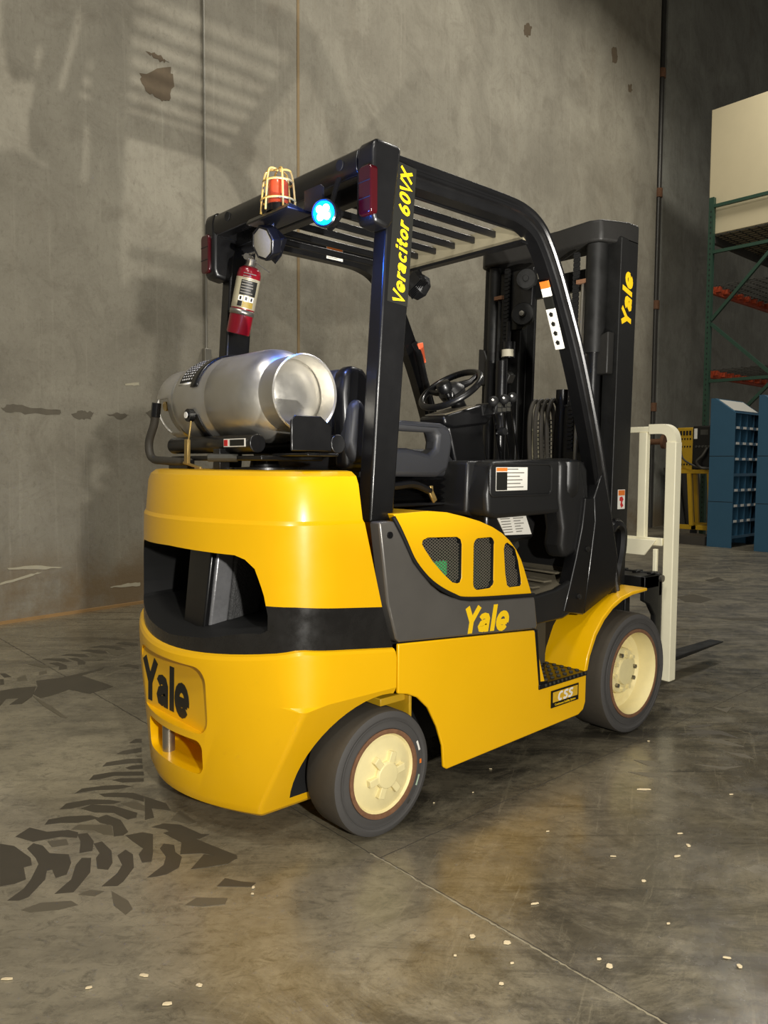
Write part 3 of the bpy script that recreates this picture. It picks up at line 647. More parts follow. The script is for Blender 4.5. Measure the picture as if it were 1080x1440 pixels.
# --- wheels
def wheel(name, x, z, R, yo, wd, rr, s, front):
    """s=-1 right side; yo outer face"""
    ax = (0, s, 0); o = (x, s*(yo-wd), z)
    bm = B()
    prof = [(rr, 0), (R-.014, 0), (R-.004, .005), (R, .016), (R, wd-.016), (R-.004, wd-.005), (R-.013, wd), (R-.022, wd+.001), (R-.03, wd-.003), (rr+.02, wd-.003), (rr+.012, wd), (rr+.004, wd), (rr, wd-.004)]
    mis = [0, 0, 1, 1, 1, 0, 0, 0, 0, 0, 0, 0]
    lathe(bm, prof+[(rr, 0)], o, ax, 56, mis=mis+[0]); t = fin(name, bm, [RUBB, TREAD], T, 30)
    f = s*yo
    bm = B(); lathe(bm, [(rr+.001, wd-.03), (rr+.001, wd+.002), (rr-.006, wd+.004), (rr-.013, wd+.002), (rr-.015, wd-.012), (rr-.015, wd-.03)], o, ax, 48); fin('rim_edge', bm, RUST, t, 40)
    bm = B()
    if front:
        lathe(bm, [(rr-.014, wd), (rr-.02, wd-.02), (rr-.028, wd-.075), (rr-.045, wd-.095), (rr-.09, wd-.105), (.112, wd-.105), (.106, wd-.10), (.103, wd-.062), (.097, wd-.054), (.062, wd-.052), (.058, wd-.040), (0, wd-.037)], o, ax, 48)
        fin('rim', bm, WHEELC, t, 30)
        for k in range(10):
            a = 2*pi*k/10+.1; bm = B(); c0 = Vector((x+.082*cos(a), s*(yo-.056), z+.082*sin(a))); cyl(bm, c0, c0+Vector((0, s*.016, 0)), .0105, 6); fin('lug_nut', bm, STEEL if k % 3 == 0 else WHEELC, t, 30)
        for k in range(6):
            a = 2*pi*k/6+.45; bm = B(); c0 = Vector((x+.135*cos(a), s*(yo-.106), z+.135*sin(a))); cyl(bm, c0, c0+Vector((0, s*.016, 0)), .012, 6); fin('rim_bolt', bm, WHEELC, t, 30)
    else:
        lathe(bm, [(rr-.014, wd-.004), (rr-.02, wd-.012), (rr-.035, wd-.008), (.06, wd+.004), (0, wd+.005)], o, ax, 48)
        fin('rim', bm, WHEELC, t, 30)
        bm = B(); lathe(bm, [(.045, wd+.003), (.045, wd+.012), (.040, wd+.020), (.0, wd+.022)], o, ax, 24)
        for k in range(6):
            a = 2*pi*k/6+.15; d = Vector((cos(a), 0, sin(a))); q = Vector((0, 1, 0)); c0 = Vector((x, f+s*.009, z))+d*.052
            obox(bm, c0, d, q, d.cross(q), .046, .018, .024)
        fin('hub', bm, WHEELC, t, 30, .002)
        if s < 0:
            for (a, l_, w_, mm) in ((20, .034, .009, WTXT), (0, .014, .012, ORAN), (-22, .036, .008, mat('pale_green_mark', (170, 190, 165), .6)), (-48, .016, .014, MASTL)):
                a = rad(a); d = Vector((cos(a), 0, sin(a))); tt = Vector((-sin(a), 0, cos(a))); bm = B(); obox(bm, Vector((x, f+s*.0005-s*.003, z))+d*(R-.042), d, (0, 1, 0), tt, w_, .002, l_); fin('chalk_mark', bm, mm, t, 0)
    for rad_ in (R-.018, rr+.03):
        bm = B(); tube(bm, [(x+rad_*cos(2*pi*k/48), f-s*.002, z+rad_*sin(2*pi*k/48)) for k in range(48)], .0022, 6, True); fin('sidewall_ridge', bm, RUBB, t, 40)
    return t
for s in (-1, 1):
    wheel('steer_wheel', 0, .2025, .2025, .544, .152, .142, s, False)
    wheel('drive_wheel', 1.476, .266, .266, .561, .205, .196, s, True)

# --- overhead guard
def sweep(bm, path, prof, s):
    """path [(x,z)], prof [(n,y)] n measured inward (left of travel reversed)"""
    rings = []
    for i, (x, z) in enumerate(path):
        a = Vector(path[max(i-1, 0)]); c = Vector(path[min(i+1, len(path)-1)]); t = (c-a).normalized(); nrm = Vector((-t.y, t.x))*-1
        rings.append([bm.verts.new((x+nrm.x*n, s*y, z+nrm.y*n)) for n, y in prof])
    m_ = len(prof)
    for i in range(len(rings)-1):
        for k in range(m_): bm.faces.new((rings[i][k], rings[i][(k+1) % m_], rings[i+1][(k+1) % m_], rings[i+1][k]))
    bm.faces.new(rings[0][::-1]); bm.faces.new(rings[-1])
GPATH = [(v.x, v.y) for v in bez([(p[0], p[1], 0) for p in [(-.012, 2.165), (.25, 2.167), (.50, 2.168), (.68, 2.166), (.76, 2.155), (.82, 2.135), (.875, 2.10), (.923, 2.046), (.965, 1.985), (1.023, 1.886), (1.158, 1.62), (1.307, 1.225), (1.40, .86), (1.462, .615)]], 5)]
GPROF = [(.004, .43), (0, .445), (.0, .485), (.006, .494), (.018, .495), (.024, .488), (.032, .488), (.037, .496), (.046, .497), (.050, .488), (.056, .484), (.074, .484), (.082, .48), (.084, .43)]
# side post (leaning)
for s in (-1, 1):
    bm = B(); sweep(bm, GPATH, GPROF, s); gr = fin('guard_pillar', bm, BLK, T, 30)
    bm = B(); prism(bm, [(1.223, 1.05), (1.235, .95), (1.20, .75), (1.162, .588), (1.166, .560), (1.366, .630), (1.40, .65), (1.42, .78), (1.36, .98), (1.29, 1.16)], 'y', s*.50, s*.44); fin('pillar_foot', bm, BLK, T, 30, .006)
    bm = B(); prism(bm, [(1.16, 1.05), (1.225, 1.05), (1.235, .95), (1.20, .75), (1.163, .558), (1.02, .588), (1.06, .69), (1.10, .80), (1.14, .93)], 'y', s*.50, s*.44); pl = fin('side_plate', bm, BLK, T, 30, .005)
    for (x, z) in ((1.179, .836), (1.124, .641)):
        bm = B(); cyl(bm, (x, s*.498, z), (x, s*.506, z), .012, 14); cyl(bm, (x, s*.505, z), (x, s*.511, z), .007, 6); fin('bolt', bm, HEADM, pl, 30)
    bm = B(); A0 = [(-.030, 1.005), (.071, 1.005), (.163, 2.12), (.048, 2.12)]
    prism(bm, A0, 'y', s*.502, s*.438); po = fin('guard_post', bm, BLK, T, 30, .008)
    # rear corner housing with tail light
    bm = B(); prism(bm, [(-.030, 2.170), (-.038, 2.14), (-.040, 1.955), (-.030, 1.925), (.03, 1.915), (.05, 1.94), (.085, 2.170), (.07, 2.178), (-.015, 2.178)], 'y', s*.518, s*.437); ho = fin('corner_housing', bm, BLK, T, 30, .014, 3)
    bm = B(); prism(bm, rrect(.462, .523, 1.945, 2.095, .016, 4), 'x', -.050, -.020)
    if s < 0:
        for v in bm.verts: v.co.y *= -1
    tl = fin('tail_light', bm, TAIL, ho, 30, .005)
    for zz in (1.995, 2.045):
        bm = B(); box(bm, -.0512, -.0498, min(s*.466, s*.52), max(s*.466, s*.52), zz, zz+.002); fin('lens_rib', bm, BLKM, tl, 0)
# rear header
bm = B(); prism(bm, [(-.040, 2.128), (-.032, 2.158), (-.015, 2.172), (.02, 2.172), (.035, 2.158), (.035, 2.10), (.02, 2.086), (-.025, 2.086), (-.038, 2.10)], 'y', -.44, .44); rh = fin('rear_header', bm, BLK, T, 40, .003)
for y in (-.36, .33):
    bm = B(); cyl(bm, (-.043, y, 2.132), (-.03, y, 2.132), .017, 20); fin('mount_hole', bm, BLKM, rh)
bm = B(); prism(bm, [(.06, 2.055), (.10, 2.055), (.10, 2.13), (.06, 2.13)], 'y', -.44, .44); fin('slat_carrier', bm, BLK, T, 30, .003)
bm = B(); prism(bm, [(.790, 2.047), (.80, 2.043), (.812, 2.046), (.83, 2.12), (.82, 2.13), (.80, 2.125)], 'y', -.44, .44); fin('front_header', bm, HDRGLARE, T, 30)
bm = B(); prism(bm, [(.782, 2.034), (.82, 2.034), (.82, 2.046), (.782, 2.046)], 'y', -.44, .44); fin('front_header_lip', bm, BLK, T, 30)
for k in range(8):
    y = -.405+.1095*k; bm = B(); beam(bm, (.09, y, 2.098), (.795, y, 2.096), .014, .026); fin('slat', bm, BLK, T, 30, .003)
# lettering on the post
pd = Vector((.092, 0, 1.115)).normalized()
pc = Vector((.113, -.5028, 1.925))
bm = B(); ax_ = Vector((pd.z, 0, -pd.x)); obox(bm, Vector((.0985, -.5022, 1.915)), ax_, (0, 1, 0), pd, .088, .002, .44); fin('decal_panel', bm, KTXT, T, 0)
letters('letter', 'Veracitor 60VX', YTXT, T, Vector((.1005, -.5032, 1.910)), pd, -ax_, .066, .135, .22, 1.0, .0005, .0)
# warning label on the rail and pillar
def label_xz(name, x0, x1, z0, z1, y, parent, head=None, lines=5, m=None, shear=0., sgn=-1):
    bm = B(); box(bm, x0, x1, min(y, y+sgn*.0008), max(y, y+sgn*.0008), z0, z1); o = fin(name, bm, m or WTXT, parent, 0)
    H = z1-z0; z = z1
    if head:
        bm = B(); box(bm, x0+.002, x1-.002, min(y+sgn*.0008, y+sgn*.0013), max(y+sgn*.0008, y+sgn*.0013), z1-.22*H, z1-.02*H); fin('heading', bm, head, o, 0) if parent is T else bm.free(); z = z1-.25*H
    bm = B()
    for k in range(lines):
        zz = z-(z-z0)*(k+.7)/(lines+.5); e = random.uniform(.05, .35)*(x1-x0); t_ = (z-z0)/(lines+1)*.32
        box(bm, x0+.06*(x1-x0), x1-.05*(x1-x0)-e, min(y+sgn*.0008, y+sgn*.0012), max(y+sgn*.0008, y+sgn*.0012), zz, zz+t_)
    fin('print', bm, mat('label_print', (120, 116, 108), .6) if 'label_print' not in MATS else MATS['label_print'], o, 0)
    return o
label_xz('warning_label', .515, .607, 2.093, 2.148, .4295, T, ORAN, 5)

# work lights, beacon and blue spot
bm = B(); prism(bm, [(-.13, 1.99), (-.19, 2.0), (-.20, 1.985), (-.20, 1.98), (-.10, 1.98), (-.06, 2.03), (-.06, 2.06)], 'y', -.30, -.06); bk = fin('beacon_bracket', bm, BLK, T, 30, .004)
bm = B(); prism(bm, [(-.30, 1.985), (-.39, 1.96), (-.395, 2.035), (-.385, 2.045), (-.30, 2.045)], 'x', -.135, -.128); fin('lamp_plate', bm, BLK, bk, 30)
bcx, bcy = -.155, -.185
bm = B(); lathe(bm, [(0, 2.0), (.040, 2.0), (.040, 2.022), (.034, 2.026)], (bcx, bcy, 0), (0, 0, 1), 24); bc = fin('beacon', bm, BLK, T, 30)
bm = B(); lathe(bm, [(.034, 2.022), (.033, 2.09), (.030, 2.10), (.012, 2.104), (0, 2.104)], (bcx, bcy, 0), (0, 0, 1), 24); fin('beacon_lens', bm, AMBER, bc, 40)
bm = B()
for k in range(6):
    a = 2*pi*k/6+.2; c, s_ = cos(a), sin(a)
    tube(bm, bez([(bcx+.058*c, bcy+.058*s_, 1.998), (bcx+.052*c, bcy+.052*s_, 2.07), (bcx+.045*c, bcy+.045*s_, 2.118), (bcx+.034*c, bcy+.034*s_, 2.134), (bcx+.008*c, bcy+.008*s_, 2.138)], 4), .0034, 6)
for zz, rr in ((2.035, .056), (2.095, .0485)):
    tube(bm, [(bcx+rr*cos(2*pi*k/28), bcy+rr*sin(2*pi*k/28), zz) for k in range(28)], .0034, 6, True)
fin('wire_cage', bm, CAGE, bc, 40)
def worklight(name, c, d, r, lensm, core=None, square=False):
    c = Vector(c); d = Vector(d).normalized(); bm = B()
    lathe(bm, [(0, -.055), (r*.55, -.055), (r*.7, -.045), (r*.95, -.03), (r, -.01), (r, .006), (r*.9, .010), (r*.86, .003), (0, .003)], c, d, 28 if not square else 8); o = fin(name, bm, BLK, T, 30, .003 if square else 0)
    bm = B(); lathe(bm, [(0, .0035), (r*.82, .0035), (r*.82, .007), (r*.6, .010), (0, .011)], c, d, 28 if not square else 8); ln = fin('lens', bm, lensm, o, 40)
    if core:
        for k in range(5):
            a = 2*pi*k/4; u = d.orthogonal().normalized(); v = d.cross(u); p = c if k == 4 else c+u*cos(a)*r*.38+v*sin(a)*r*.38
            bm = B(); lathe(bm, [(0, .0105), (r*.27, .0105), (r*.2, .014), (0, .015)], p, d, 14); fin('led', bm, core, o, 40)
    bm = B(); u = d.orthogonal().normalized(); v = d.cross(u)
    for k in range(6): obox(bm, c-d*(.03+.006*k)+v*0, d, u, v, .003, r*1.7*(1-.06*k), r*1.7*(1-.06*k))
    fin('cooling_fin', bm, BLK, o, 30, kind='stuff')
    return o
worklight('blue_spot_lamp', (-.150, -.425, 1.945), (-.86, -.42, -.10), .042, BLUE, BLUEW)
bl = bpy.data.lights.new('blue_spot_glow', 'POINT'); bl.energy = 11.0; bl.color = (.03, .16, 1.0); bl.shadow_soft_size = .03
bo = bpy.data.objects.new('blue_spot_glow', bl); col.objects.link(bo); bo.location = (-.192, -.446, 1.940)
worklight('work_lamp', (-.165, -.115, 1.917), (-.90, -.05, -.25), .058, LENSG, None, True)
worklight('work_lamp', (.80, .13, 1.96), (.95, .1, -.30), .058, LENSG, None, True)
bm = B(); tube(bm, [(.80, .13, 1.97), (.80, .13, 2.05)], .008, 8); fin('lamp_stem', bm, BLK, T)
bm = B(); tube(bm, [(-.14, -.115, 1.94), (-.13, -.115, 1.99)], .010, 8); tube(bm, [(-.12, -.42, 1.945), (-.10, -.40, 2.0), (-.06, -.38, 2.08)], .008, 8); fin('lamp_stem', bm, BLK, T)

# --- dash cowl, floor, column, steering wheel, levers
bm = B(); prism(bm, [(.60, 1.20), (1.10, 1.215), (1.19, 1.205), (1.22, 1.17), (1.235, 1.0), (1.235, .80), (1.15, .80), (1.10, .92), (1.04, .99), (.62, .985), (.57, 1.0), (.565, 1.08)], 'y', -.47, -.36)
bm2 = None
fin('cowl', bm, PLAS, T, 30, .02, 3)
bm = B(); prism(bm, [(.56, 1.20), (1.10, 1.21), (1.10, .985), (.62, .985), (.55, 1.0)], 'y', -.38, .44); fin('dash_panel', bm, PLAS, T, 30, .012)
bm = B(); prism(bm, rrect(.585, .95, 1.075, 1.185, .02, 3), 'y', -.472, -.465); dp = fin('document_pocket', bm, BLKM, T, 30)
bm = B(); tube(bm, [(p[0], -.472, p[1]) for p in rrect(.58, .955, 1.07, 1.19, .022, 4)], .005, 8, True); fin('pocket_rim', bm, PLAS, T, 40)
label_xz('instruction_label', .612, .80, 1.090, 1.178, -.4725, T, None, 6)
bm = B(); box(bm, .614, .676, -.4745, -.4733, 1.092, 1.160); fin('label_picture', bm, KTXT, T, 0)
bm = B(); box(bm, .614, .676, -.4745, -.4733, 1.163, 1.176); fin('label_heading', bm, ORAN, T, 0)
# cowl bulge by the pillar
bm = B(); prism(bm, [(1.00, 1.212), (1.15, 1.205), (1.19, 1.10), (1.20, .90), (1.20, .835), (1.05, .80), (1.02, .86), (1.03, .93), (1.00, 1.05)], 'y', -.485, -.38); fin('cowl_corner', bm, PLAS, T, 30, .028, 4)
bm = B(); lathe(bm, [(0, -.07), (.03, -.062), (.05, -.03), (.052, 0), (.052, .09), (0, .10)], (1.085, -.452, 1.11), (0, 0, 1), 24); fin('cowl_boss', bm, PLAS, T, 40)
# inner kick panels, floor plate
bm = B(); prism(bm, [(.60, .66), (.78, .66), (.90, .672), (1.10, .70), (1.235, .76), (1.235, .68), (.95, .60), (.60, .60)], 'y', -.49, .44); fin('floor_plate', bm, MATL2, T, 30, .008)
bm = B(); prism(bm, [(.775, .69), (.84, .675), (.97, .685), (1.10, .72), (1.22, .80), (1.235, .76), (1.17, .60), (1.02, .56), (.79, .56)], 'y', -.497, -.47); fin('floor_skirt', bm, PLAS, T, 30, .008)
bm = B()
for k in range(4): beam(bm, (.86+k*.08, -.42, .682+.014*k*k*.4), (.88+k*.08, -.16, .682+.014*k*k*.4), .05, .008)
fin('floor_mat_pad', bm, MATL2, T, 30, .004)
bm = B(); prism(bm, [(.70, .985), (1.0, .985), (1.235, .80), (1.235, 1.1), (.70, 1.1)], 'y', .0, .44); fin('kick_panel', bm, BLKM, T, 30)
bm = B(); prism(bm, [(1.20, .66), (1.24, .66), (1.24, 1.2), (1.20, 1.2)], 'y', -.44, .44); fin('fire_wall', bm, BLKM, T, 30)
bm = B(); prism(bm, [(.60, 1.01), (.85, 1.0), (.91, .96), (.89, .89), (.71, .885), (.60, .925)], 'y', -.44, -.34); gb = fin('glove_box', bm, BLK, T, 30, .015)
bm = B(); v = [bm.verts.new(q) for q in ((.645, -.442, 1.008), (.825, -.446, .996), (.865, -.448, .913), (.705, -.446, .918))]; bm.faces.new(v); r = bmesh.ops.extrude_face_region(bm, geom=bm.faces[:]); bmesh.ops.translate(bm, vec=(0, .003, 0), verts=[e for e in r['geom'] if isinstance(e, bmesh.types.BMVert)])
cl = fin('data_plate', bm, WTXT, T, 0)
bm = B()
for k in range(7):
    z = .990-.0105*k; x0 = .670+.004*k
    box(bm, x0, x0+.055, -.4475, -.446, z, z+.003); box(bm, x0+.075, x0+.125+random.uniform(-.02, .01), -.449, -.447, z, z+.003)
fin('print', bm, MATS['label_print'], cl, 0)
bm = B(); beam(bm, (.80, -.30, .78), (.95, -.27, .86), .09, .03); fin('pedal', bm, MASTL, T, 30, .004)

# steering column
def yx(bm): pass
bm = B(); prism(bm, [(.735, 1.345), (.785, 1.19), (.825, 1.06), (.84, .98), (1.03, .98), (1.015, 1.10), (.985, 1.20), (.965, 1.30), (.96, 1.385), (.90, 1.385)], 'y', -.11, .02); sc = fin('steering_column', bm, BLK, T, 30, .012)
bm = B(); prism(bm, [(.700, 1.385), (.705, 1.35), (.76, 1.335), (.97, 1.36), (1.03, 1.41), (1.02, 1.455), (.92, 1.44)], 'y', -.12, .03); cp = fin('instrument_pod', bm, BLK, T, 30, .012)
bm = B(); obox(bm, (.815, -.045, 1.4165), (.22, 0, .055), (0, 1, 0), (-.055, 0, .22), .19, .12, .006); fin('pod_panel', bm, MATL2, cp, 30, .002)
bm = B(); obox(bm, (.96, -.125, 1.425), (.9, 0, .2), (0, 1, 0), (-.2, 0, .9), .07, .012, .045); fin('display', bm, BLKM, cp, 30, .003)
wc = Vector((.835, -.03, 1.508)); wn = Vector((-.60, 0, .80)).normalized(); wu = Vector((.80, 0, .60)).normalized(); wv = Vector((0, 1, 0))
def WP(a, r, h=0): return wc + (wu*cos(a)+wv*sin(a))*r + wn*h
bm = B(); tube(bm, [WP(2*pi*k/40, .138) for k in range(40)], .0145, 12, True); sw = fin('steering_wheel', bm, BLK, T, 60)
bm = B(); lathe(bm, [(0, -.03), (.055, -.03), (.06, -.005), (.045, .012), (.03, .022), (0, .024)], wc, wn, 24); fin('wheel_hub', bm, PLAS, sw, 40)
for a in (rad(90), rad(215), rad(325)):
    bm = B(); tube(bm, [WP(a, .04, -.005), WP(a, .09, -.012), WP(a, .137, 0)], [.02, .013, .012], 8); fin('spoke', bm, BLK, sw, 60)
bm = B(); c0 = WP(rad(215), .095, 0); lathe(bm, [(0, -.01), (.014, -.01), (.012, .03), (.028, .04), (.034, .06), (.028, .078), (0, .086)], c0, wn, 20); fin('spinner_knob', bm, BLK, sw, 40)
bm = B(); cyl(bm, wc-wn*.03, wc-wn*.12, .032, 16); fin('column_neck', bm, BLK, T)
bm = B(); prism(bm, [(.93, 1.40), (1.04, 1.415), (1.06, 1.46), (.96, 1.452)], 'y', -.19, -.06); sp_ = fin('switch_panel', bm, PLAS, T, 30, .006)
bm = B()
for i in range(3):
    for j in range(2): box(bm, .955+i*.03, .978+i*.03, -.1925, -.189, 1.412+j*.02+i*.003, 1.428+j*.02+i*.003)
fin('switch', bm, MASTL, sp_, 0)
bm = B(); cyl(bm, (1.0, -.175, 1.40), (1.0, -.18, 1.345), .007, 8); lathe(bm, [(0, -.02), (.016, -.016), (.02, 0), (.016, .016), (0, .02)], (1.0, -.18, 1.33), (0, 1, 0), 14); fin('gear_knob', bm, PLAS, T)
for k, (x, y) in enumerate(((.885, -.225), (.955, -.225), (1.015, -.22))):
    top = Vector((x, y, 1.45+.012*k)); bm = B(); tube(bm, bez([top, top+Vector((.06, .05, -.035)), top+Vector((.12, .09, -.07)), top+Vector((.15, .10, -.16)), top+Vector((.20, .12, -.26)), top+Vector((.20, .12, -.40))], 5), .006, 8); lv = fin('hydraulic_lever', bm, BLK, T)
    bm = B(); lathe(bm, [(0, -.022), (.012, -.02), (.020, -.008), (.022, .004), (.015, .018), (0, .023)], top, (-.75, -.5, .2), 18); fin('lever_knob', bm, BLKM, lv, 60)
    bm = B(); d = Vector((-.75, -.5, .2)).normalized(); obox(bm, top+d*.021, d, d.orthogonal(), d.cross(d.orthogonal()), .004, .009, .008); fin('knob_mark', bm, WTXT, lv, 0)

# --- seat
bm = B(); box(bm, .08, .58, -.27, .27, 1.03, 1.045); fin('seat_base', bm, BLK, T, 30, .004)
bm = B()
prof = []
for k, (z, e) in enumerate([(1.045, 0), (1.055, .018), (1.066, 0), (1.078, .02), (1.090, 0), (1.102, .022), (1.116, 0), (1.13, .024), (1.142, .0)]): prof.append((z, e))
rings = [[bm.verts.new((x, y, z)) for x, y in rrect(.10-e, .58+e, -.25-e, .25+e, .05, 4)] for z, e in prof]
for i in range(len(rings)-1):
    n = len(rings[i])
    for k in range(n): bm.faces.new((rings[i][k], rings[i][(k+1) % n], rings[i+1][(k+1) % n], rings[i+1][k]))
bm.faces.new(rings[0][::-1]); bm.faces.new(rings[-1]); fin('suspension_bellows', bm, BLK, T, 50)
bm = B(); prism(bm, [(.06, 1.14), (.57, 1.14), (.615, 1.155), (.625, 1.19), (.59, 1.225), (.45, 1.245), (.10, 1.235)], 'y', -.265, .265); fin('seat_cushion', bm, VINYL, T, 40, .03, 4)
bm = B(); prism(bm, [(0.060, 1.16), (0.150, 1.16), (0.110, 1.30), (0.085, 1.45), (0.060, 1.505), (0.000, 1.505), (-0.015, 1.46), (0.010, 1.30)], 'y', -.30, .30); fin('seat_back', bm, VINYL, T, 40, .035, 4)
bm = B(); prism(bm, [(0.015, 1.19), (0.085, 1.19), (0.105, 1.24), (0.095, 1.33), (0.045, 1.41), (0.005, 1.38), (-0.010, 1.26)], 'y', -.375, -.29); fin('seat_bolster', bm, VINYL, T, 40, .03, 4)
bm = B(); prism(bm, [(0.000, 1.17), (0.130, 1.17), (0.130, 1.40), (0.115, 1.47), (0.080, 1.505), (0.030, 1.515), (-0.005, 1.49), (-0.015, 1.42)], 'y', -.345, -.28); fin('back_shell', bm, BLK, T, 40, .02, 3)
# hip restraint loops beside the cushion
for s in (-1, 1):
    outer = [(.16, 1.145), (.45, 1.14), (.505, 1.165), (.52, 1.22), (.53, 1.28), (.515, 1.325), (.47, 1.34), (.16, 1.345)]
    bm = B(); prism(bm, outer, 'y', s*.335, s*.265); ar = fin('hip_restraint', bm, VINYL, T, 40)
    bm = B(); prism(bm, [(.10, 1.245), (.30, 1.245), (.36, 1.235), (.405, 1.225), (.435, 1.245), (.442, 1.29), (.425, 1.305), (.10, 1.308)], 'y', -.5, .5); boolean(ar, [cutter(bm, VINYL)])
    b_ = ar.modifiers.new('Bevel', 'BEVEL'); b_.width = .02; b_.segments = 3; b_.limit_method = 'ANGLE'; b_.angle_limit = rad(50)
bm = B(); tube(bm, bez([(.14, -.30, 1.12), (.22, -.33, 1.11), (.32, -.335, 1.115), (.40, -.34, 1.09)], 5), .014, 8); fin('seat_belt', bm, BLK, T)
bm = B(); obox(bm, (.408, -.345, 1.072), (.5, 0, -.8), (0, 1, 0), (.8, 0, .5), .05, .01, .022); obox(bm, (.40, -.345, 1.10), (0, 0, 1), (0, 1, 0), (1, 0, 0), .02, .01, .016); fin('belt_tongue', bm, BRASS, T, 30, .003)
# handle and orange tag on the far pillar
bm = B(); tube(bm, bez([(1.05, .42, 1.78), (1.065, .40, 1.72), (1.12, .40, 1.55), (1.155, .40, 1.44), (1.17, .42, 1.40)], 5), .016, 8); fin('grab_handle', bm, BLK, T)
bm = B(); obox(bm, (1.075, .395, 1.73), (.25, 0, -1), (0, 1, 0), (1, 0, .25), .10, .012, .035); fin('orange_tag', bm, mat('orange_tag', (240, 110, 70), .5), T, 30, .004)
bm = B(); beam(bm, (1.05, -.4855, 1.88), (1.165, -.4855, 1.61), .001, .05); 
fin('pillar_label_backing', bm, WTXT, T, 0) if False else bm.free()
# label on the driver-facing side of the near pillar
pa, pb = Vector((.905, 0, 1.905)), Vector((1.02, 0, 1.655)); dd = (pb-pa).normalized(); nn = Vector((-dd.z, 0, dd.x)); nn = nn if nn.x < 0 else -nn
for (t0, t1, mm) in ((0, .10, ORAN), (.10, .22, WTXT), (.22, .40, KTXT), (.40, 1.0, WTXT)):
    c = pa+(pb-pa)*(t0+t1)/2; c.y = -.456
    bm = B(); obox(bm, c+nn*.0, dd, (0, 1, 0), nn, (pb-pa).length*(t1-t0), .038, .010); fin('warning_label', bm, mm, T, 0)
for t in (.48, .62, .76, .90):
    c = pa+(pb-pa)*t; c.y = -.456; bm = B(); lathe(bm, [(0, .0055), (.011, .0055), (.008, .007), (0, .007)], c, nn, 5); fin('pictogram', bm, KTXT, T, 0)

# --- mast
def shear(bm):
    for v in bm.verts: v.co.x += .03*(v.co.z-1.0)
for s in (-1, 1):
    def chan(name, yo, yi, x0, x1, z0, z1, th, m, bev=.004):
        bm = B(); pts = [(x0, yi), (x0, yo), (x1, yo), (x1, yi), (x1-th, yi), (x1-th, yo-th), (x0+th, yo-th), (x0+th, yi)]
        prism(bm, [(x, s*y) for x, y in pts], 'z', z0, z1); shear(bm); return fin(name, bm, m, T, 30, bev)
    chan('outer_channel', .402, .325, 1.515, 1.655, .08, 2.215, .018, MAST)
    chan('middle_channel', .335, .255, 1.535, 1.675, .10, 2.18, .016, BLK)
    chan('inner_channel', .262, .195, 1.555, 1.695, .12, 2.17, .016, MAST)
    bm = B(); cyl(bm, (1.475, s*.30, .35), (1.475, s*.30, 1.72), .036, 18); shear(bm); cyl_ = fin('lift_cylinder', bm, BLK, T, 30)
    bm = B(); cyl(bm, (1.475, s*.30, 1.70), (1.475, s*.30, 2.19), .048 if s < 0 else .03, 18); shear(bm); fin('cylinder_rod', bm, MAST, cyl_, 30)
    bm = B(); prism(bm, [(s*.33, 1.60), (s*.19, 1.60), (s*.17, 1.64), (s*.21, 1.67), (s*.27, 1.68), (s*.32, 1.72), (s*.345, 1.78), (s*.385, 1.79), (s*.385, 1.60)], 'x', 1.46, 1.51); shear(bm); fin('cylinder_clamp', bm, HEADM, T, 30, .006)
    bm = B()
    for k in range(46):
        z = 1.25+.02*k; box(bm, 1.452, 1.462, s*.205-.016, s*.205+.016, z, z+.015); box(bm, 1.449, 1.465, s*.205-.011, s*.205+.011, z+.014, z+.021)
    shear(bm); fin('lift_chain', bm, BLKM, T, 0, kind='stuff')
    bm = B(); tube(bm, [(1.455, s*.245, 2.02), (1.45, s*.245, 1.7), (1.45, s*.24, 1.2)], .009, 8); shear(bm); fin('chain_rod', bm, STEEL if s < 0 else MAST, T)
    bm = B(); obox(bm, (1.445, s*.245, 2.03), (1, 0, 0), (0, 1, 0), (0, 0, 1), .02, .05, .018); shear(bm); fin('rod_nut', bm, RUST, T, 0)
for k, (y, z, r) in enumerate(((.085, 2.10, .052), (.098, 1.93, .058))):
    bm = B(); lathe(bm, [(0, -.02), (r*.9, -.02), (r, -.012), (r*.9, 0), (r, .012), (r*.9, .02), (r*.3, .02), (r*.26, .028), (0, .028)], (1.46, y, z), (-.9, -.43, 0), 28); shear(bm); fin('hose_pulley', bm, MAST, T, 30)
bm = B(); lathe(bm, [(0, .02), (.014, .02), (.012, .034), (0, .036)], (1.455, .098, 1.93), (-.9, -.43, 0), 14); shear(bm); fin('pulley_pin', bm, STEEL, T)
bm = B(); prism(bm, [(.19, 1.86), (.12, 1.86), (.06, 1.92), (.05, 2.16), (.19, 2.16)], 'x', 1.47, 1.50); shear(bm); fin('pulley_bracket', bm, BLK, T, 30, .006)
bm = B(); cyl(bm, (1.44, .165, 1.72), (1.44, .165, 1.80), .030, 18); shear(bm); fin('accumulator', bm, BLK, T)
bm = B(); lathe(bm, [(.031, 0), (.031, .035)], (1.453, .165, 1.725), (0, 0, 1), 18); fin('accumulator_label', bm, mat('pale_label', (176, 170, 150), .6), T)
bm = B(); cyl(bm, (1.455, .165, 1.80), (1.458, .165, 1.90), .012, 10); cyl(bm, (1.40, .165, 1.2), (1.41, .165, 1.70), .028, 14); fin('hose_fitting', bm, BLK, T)
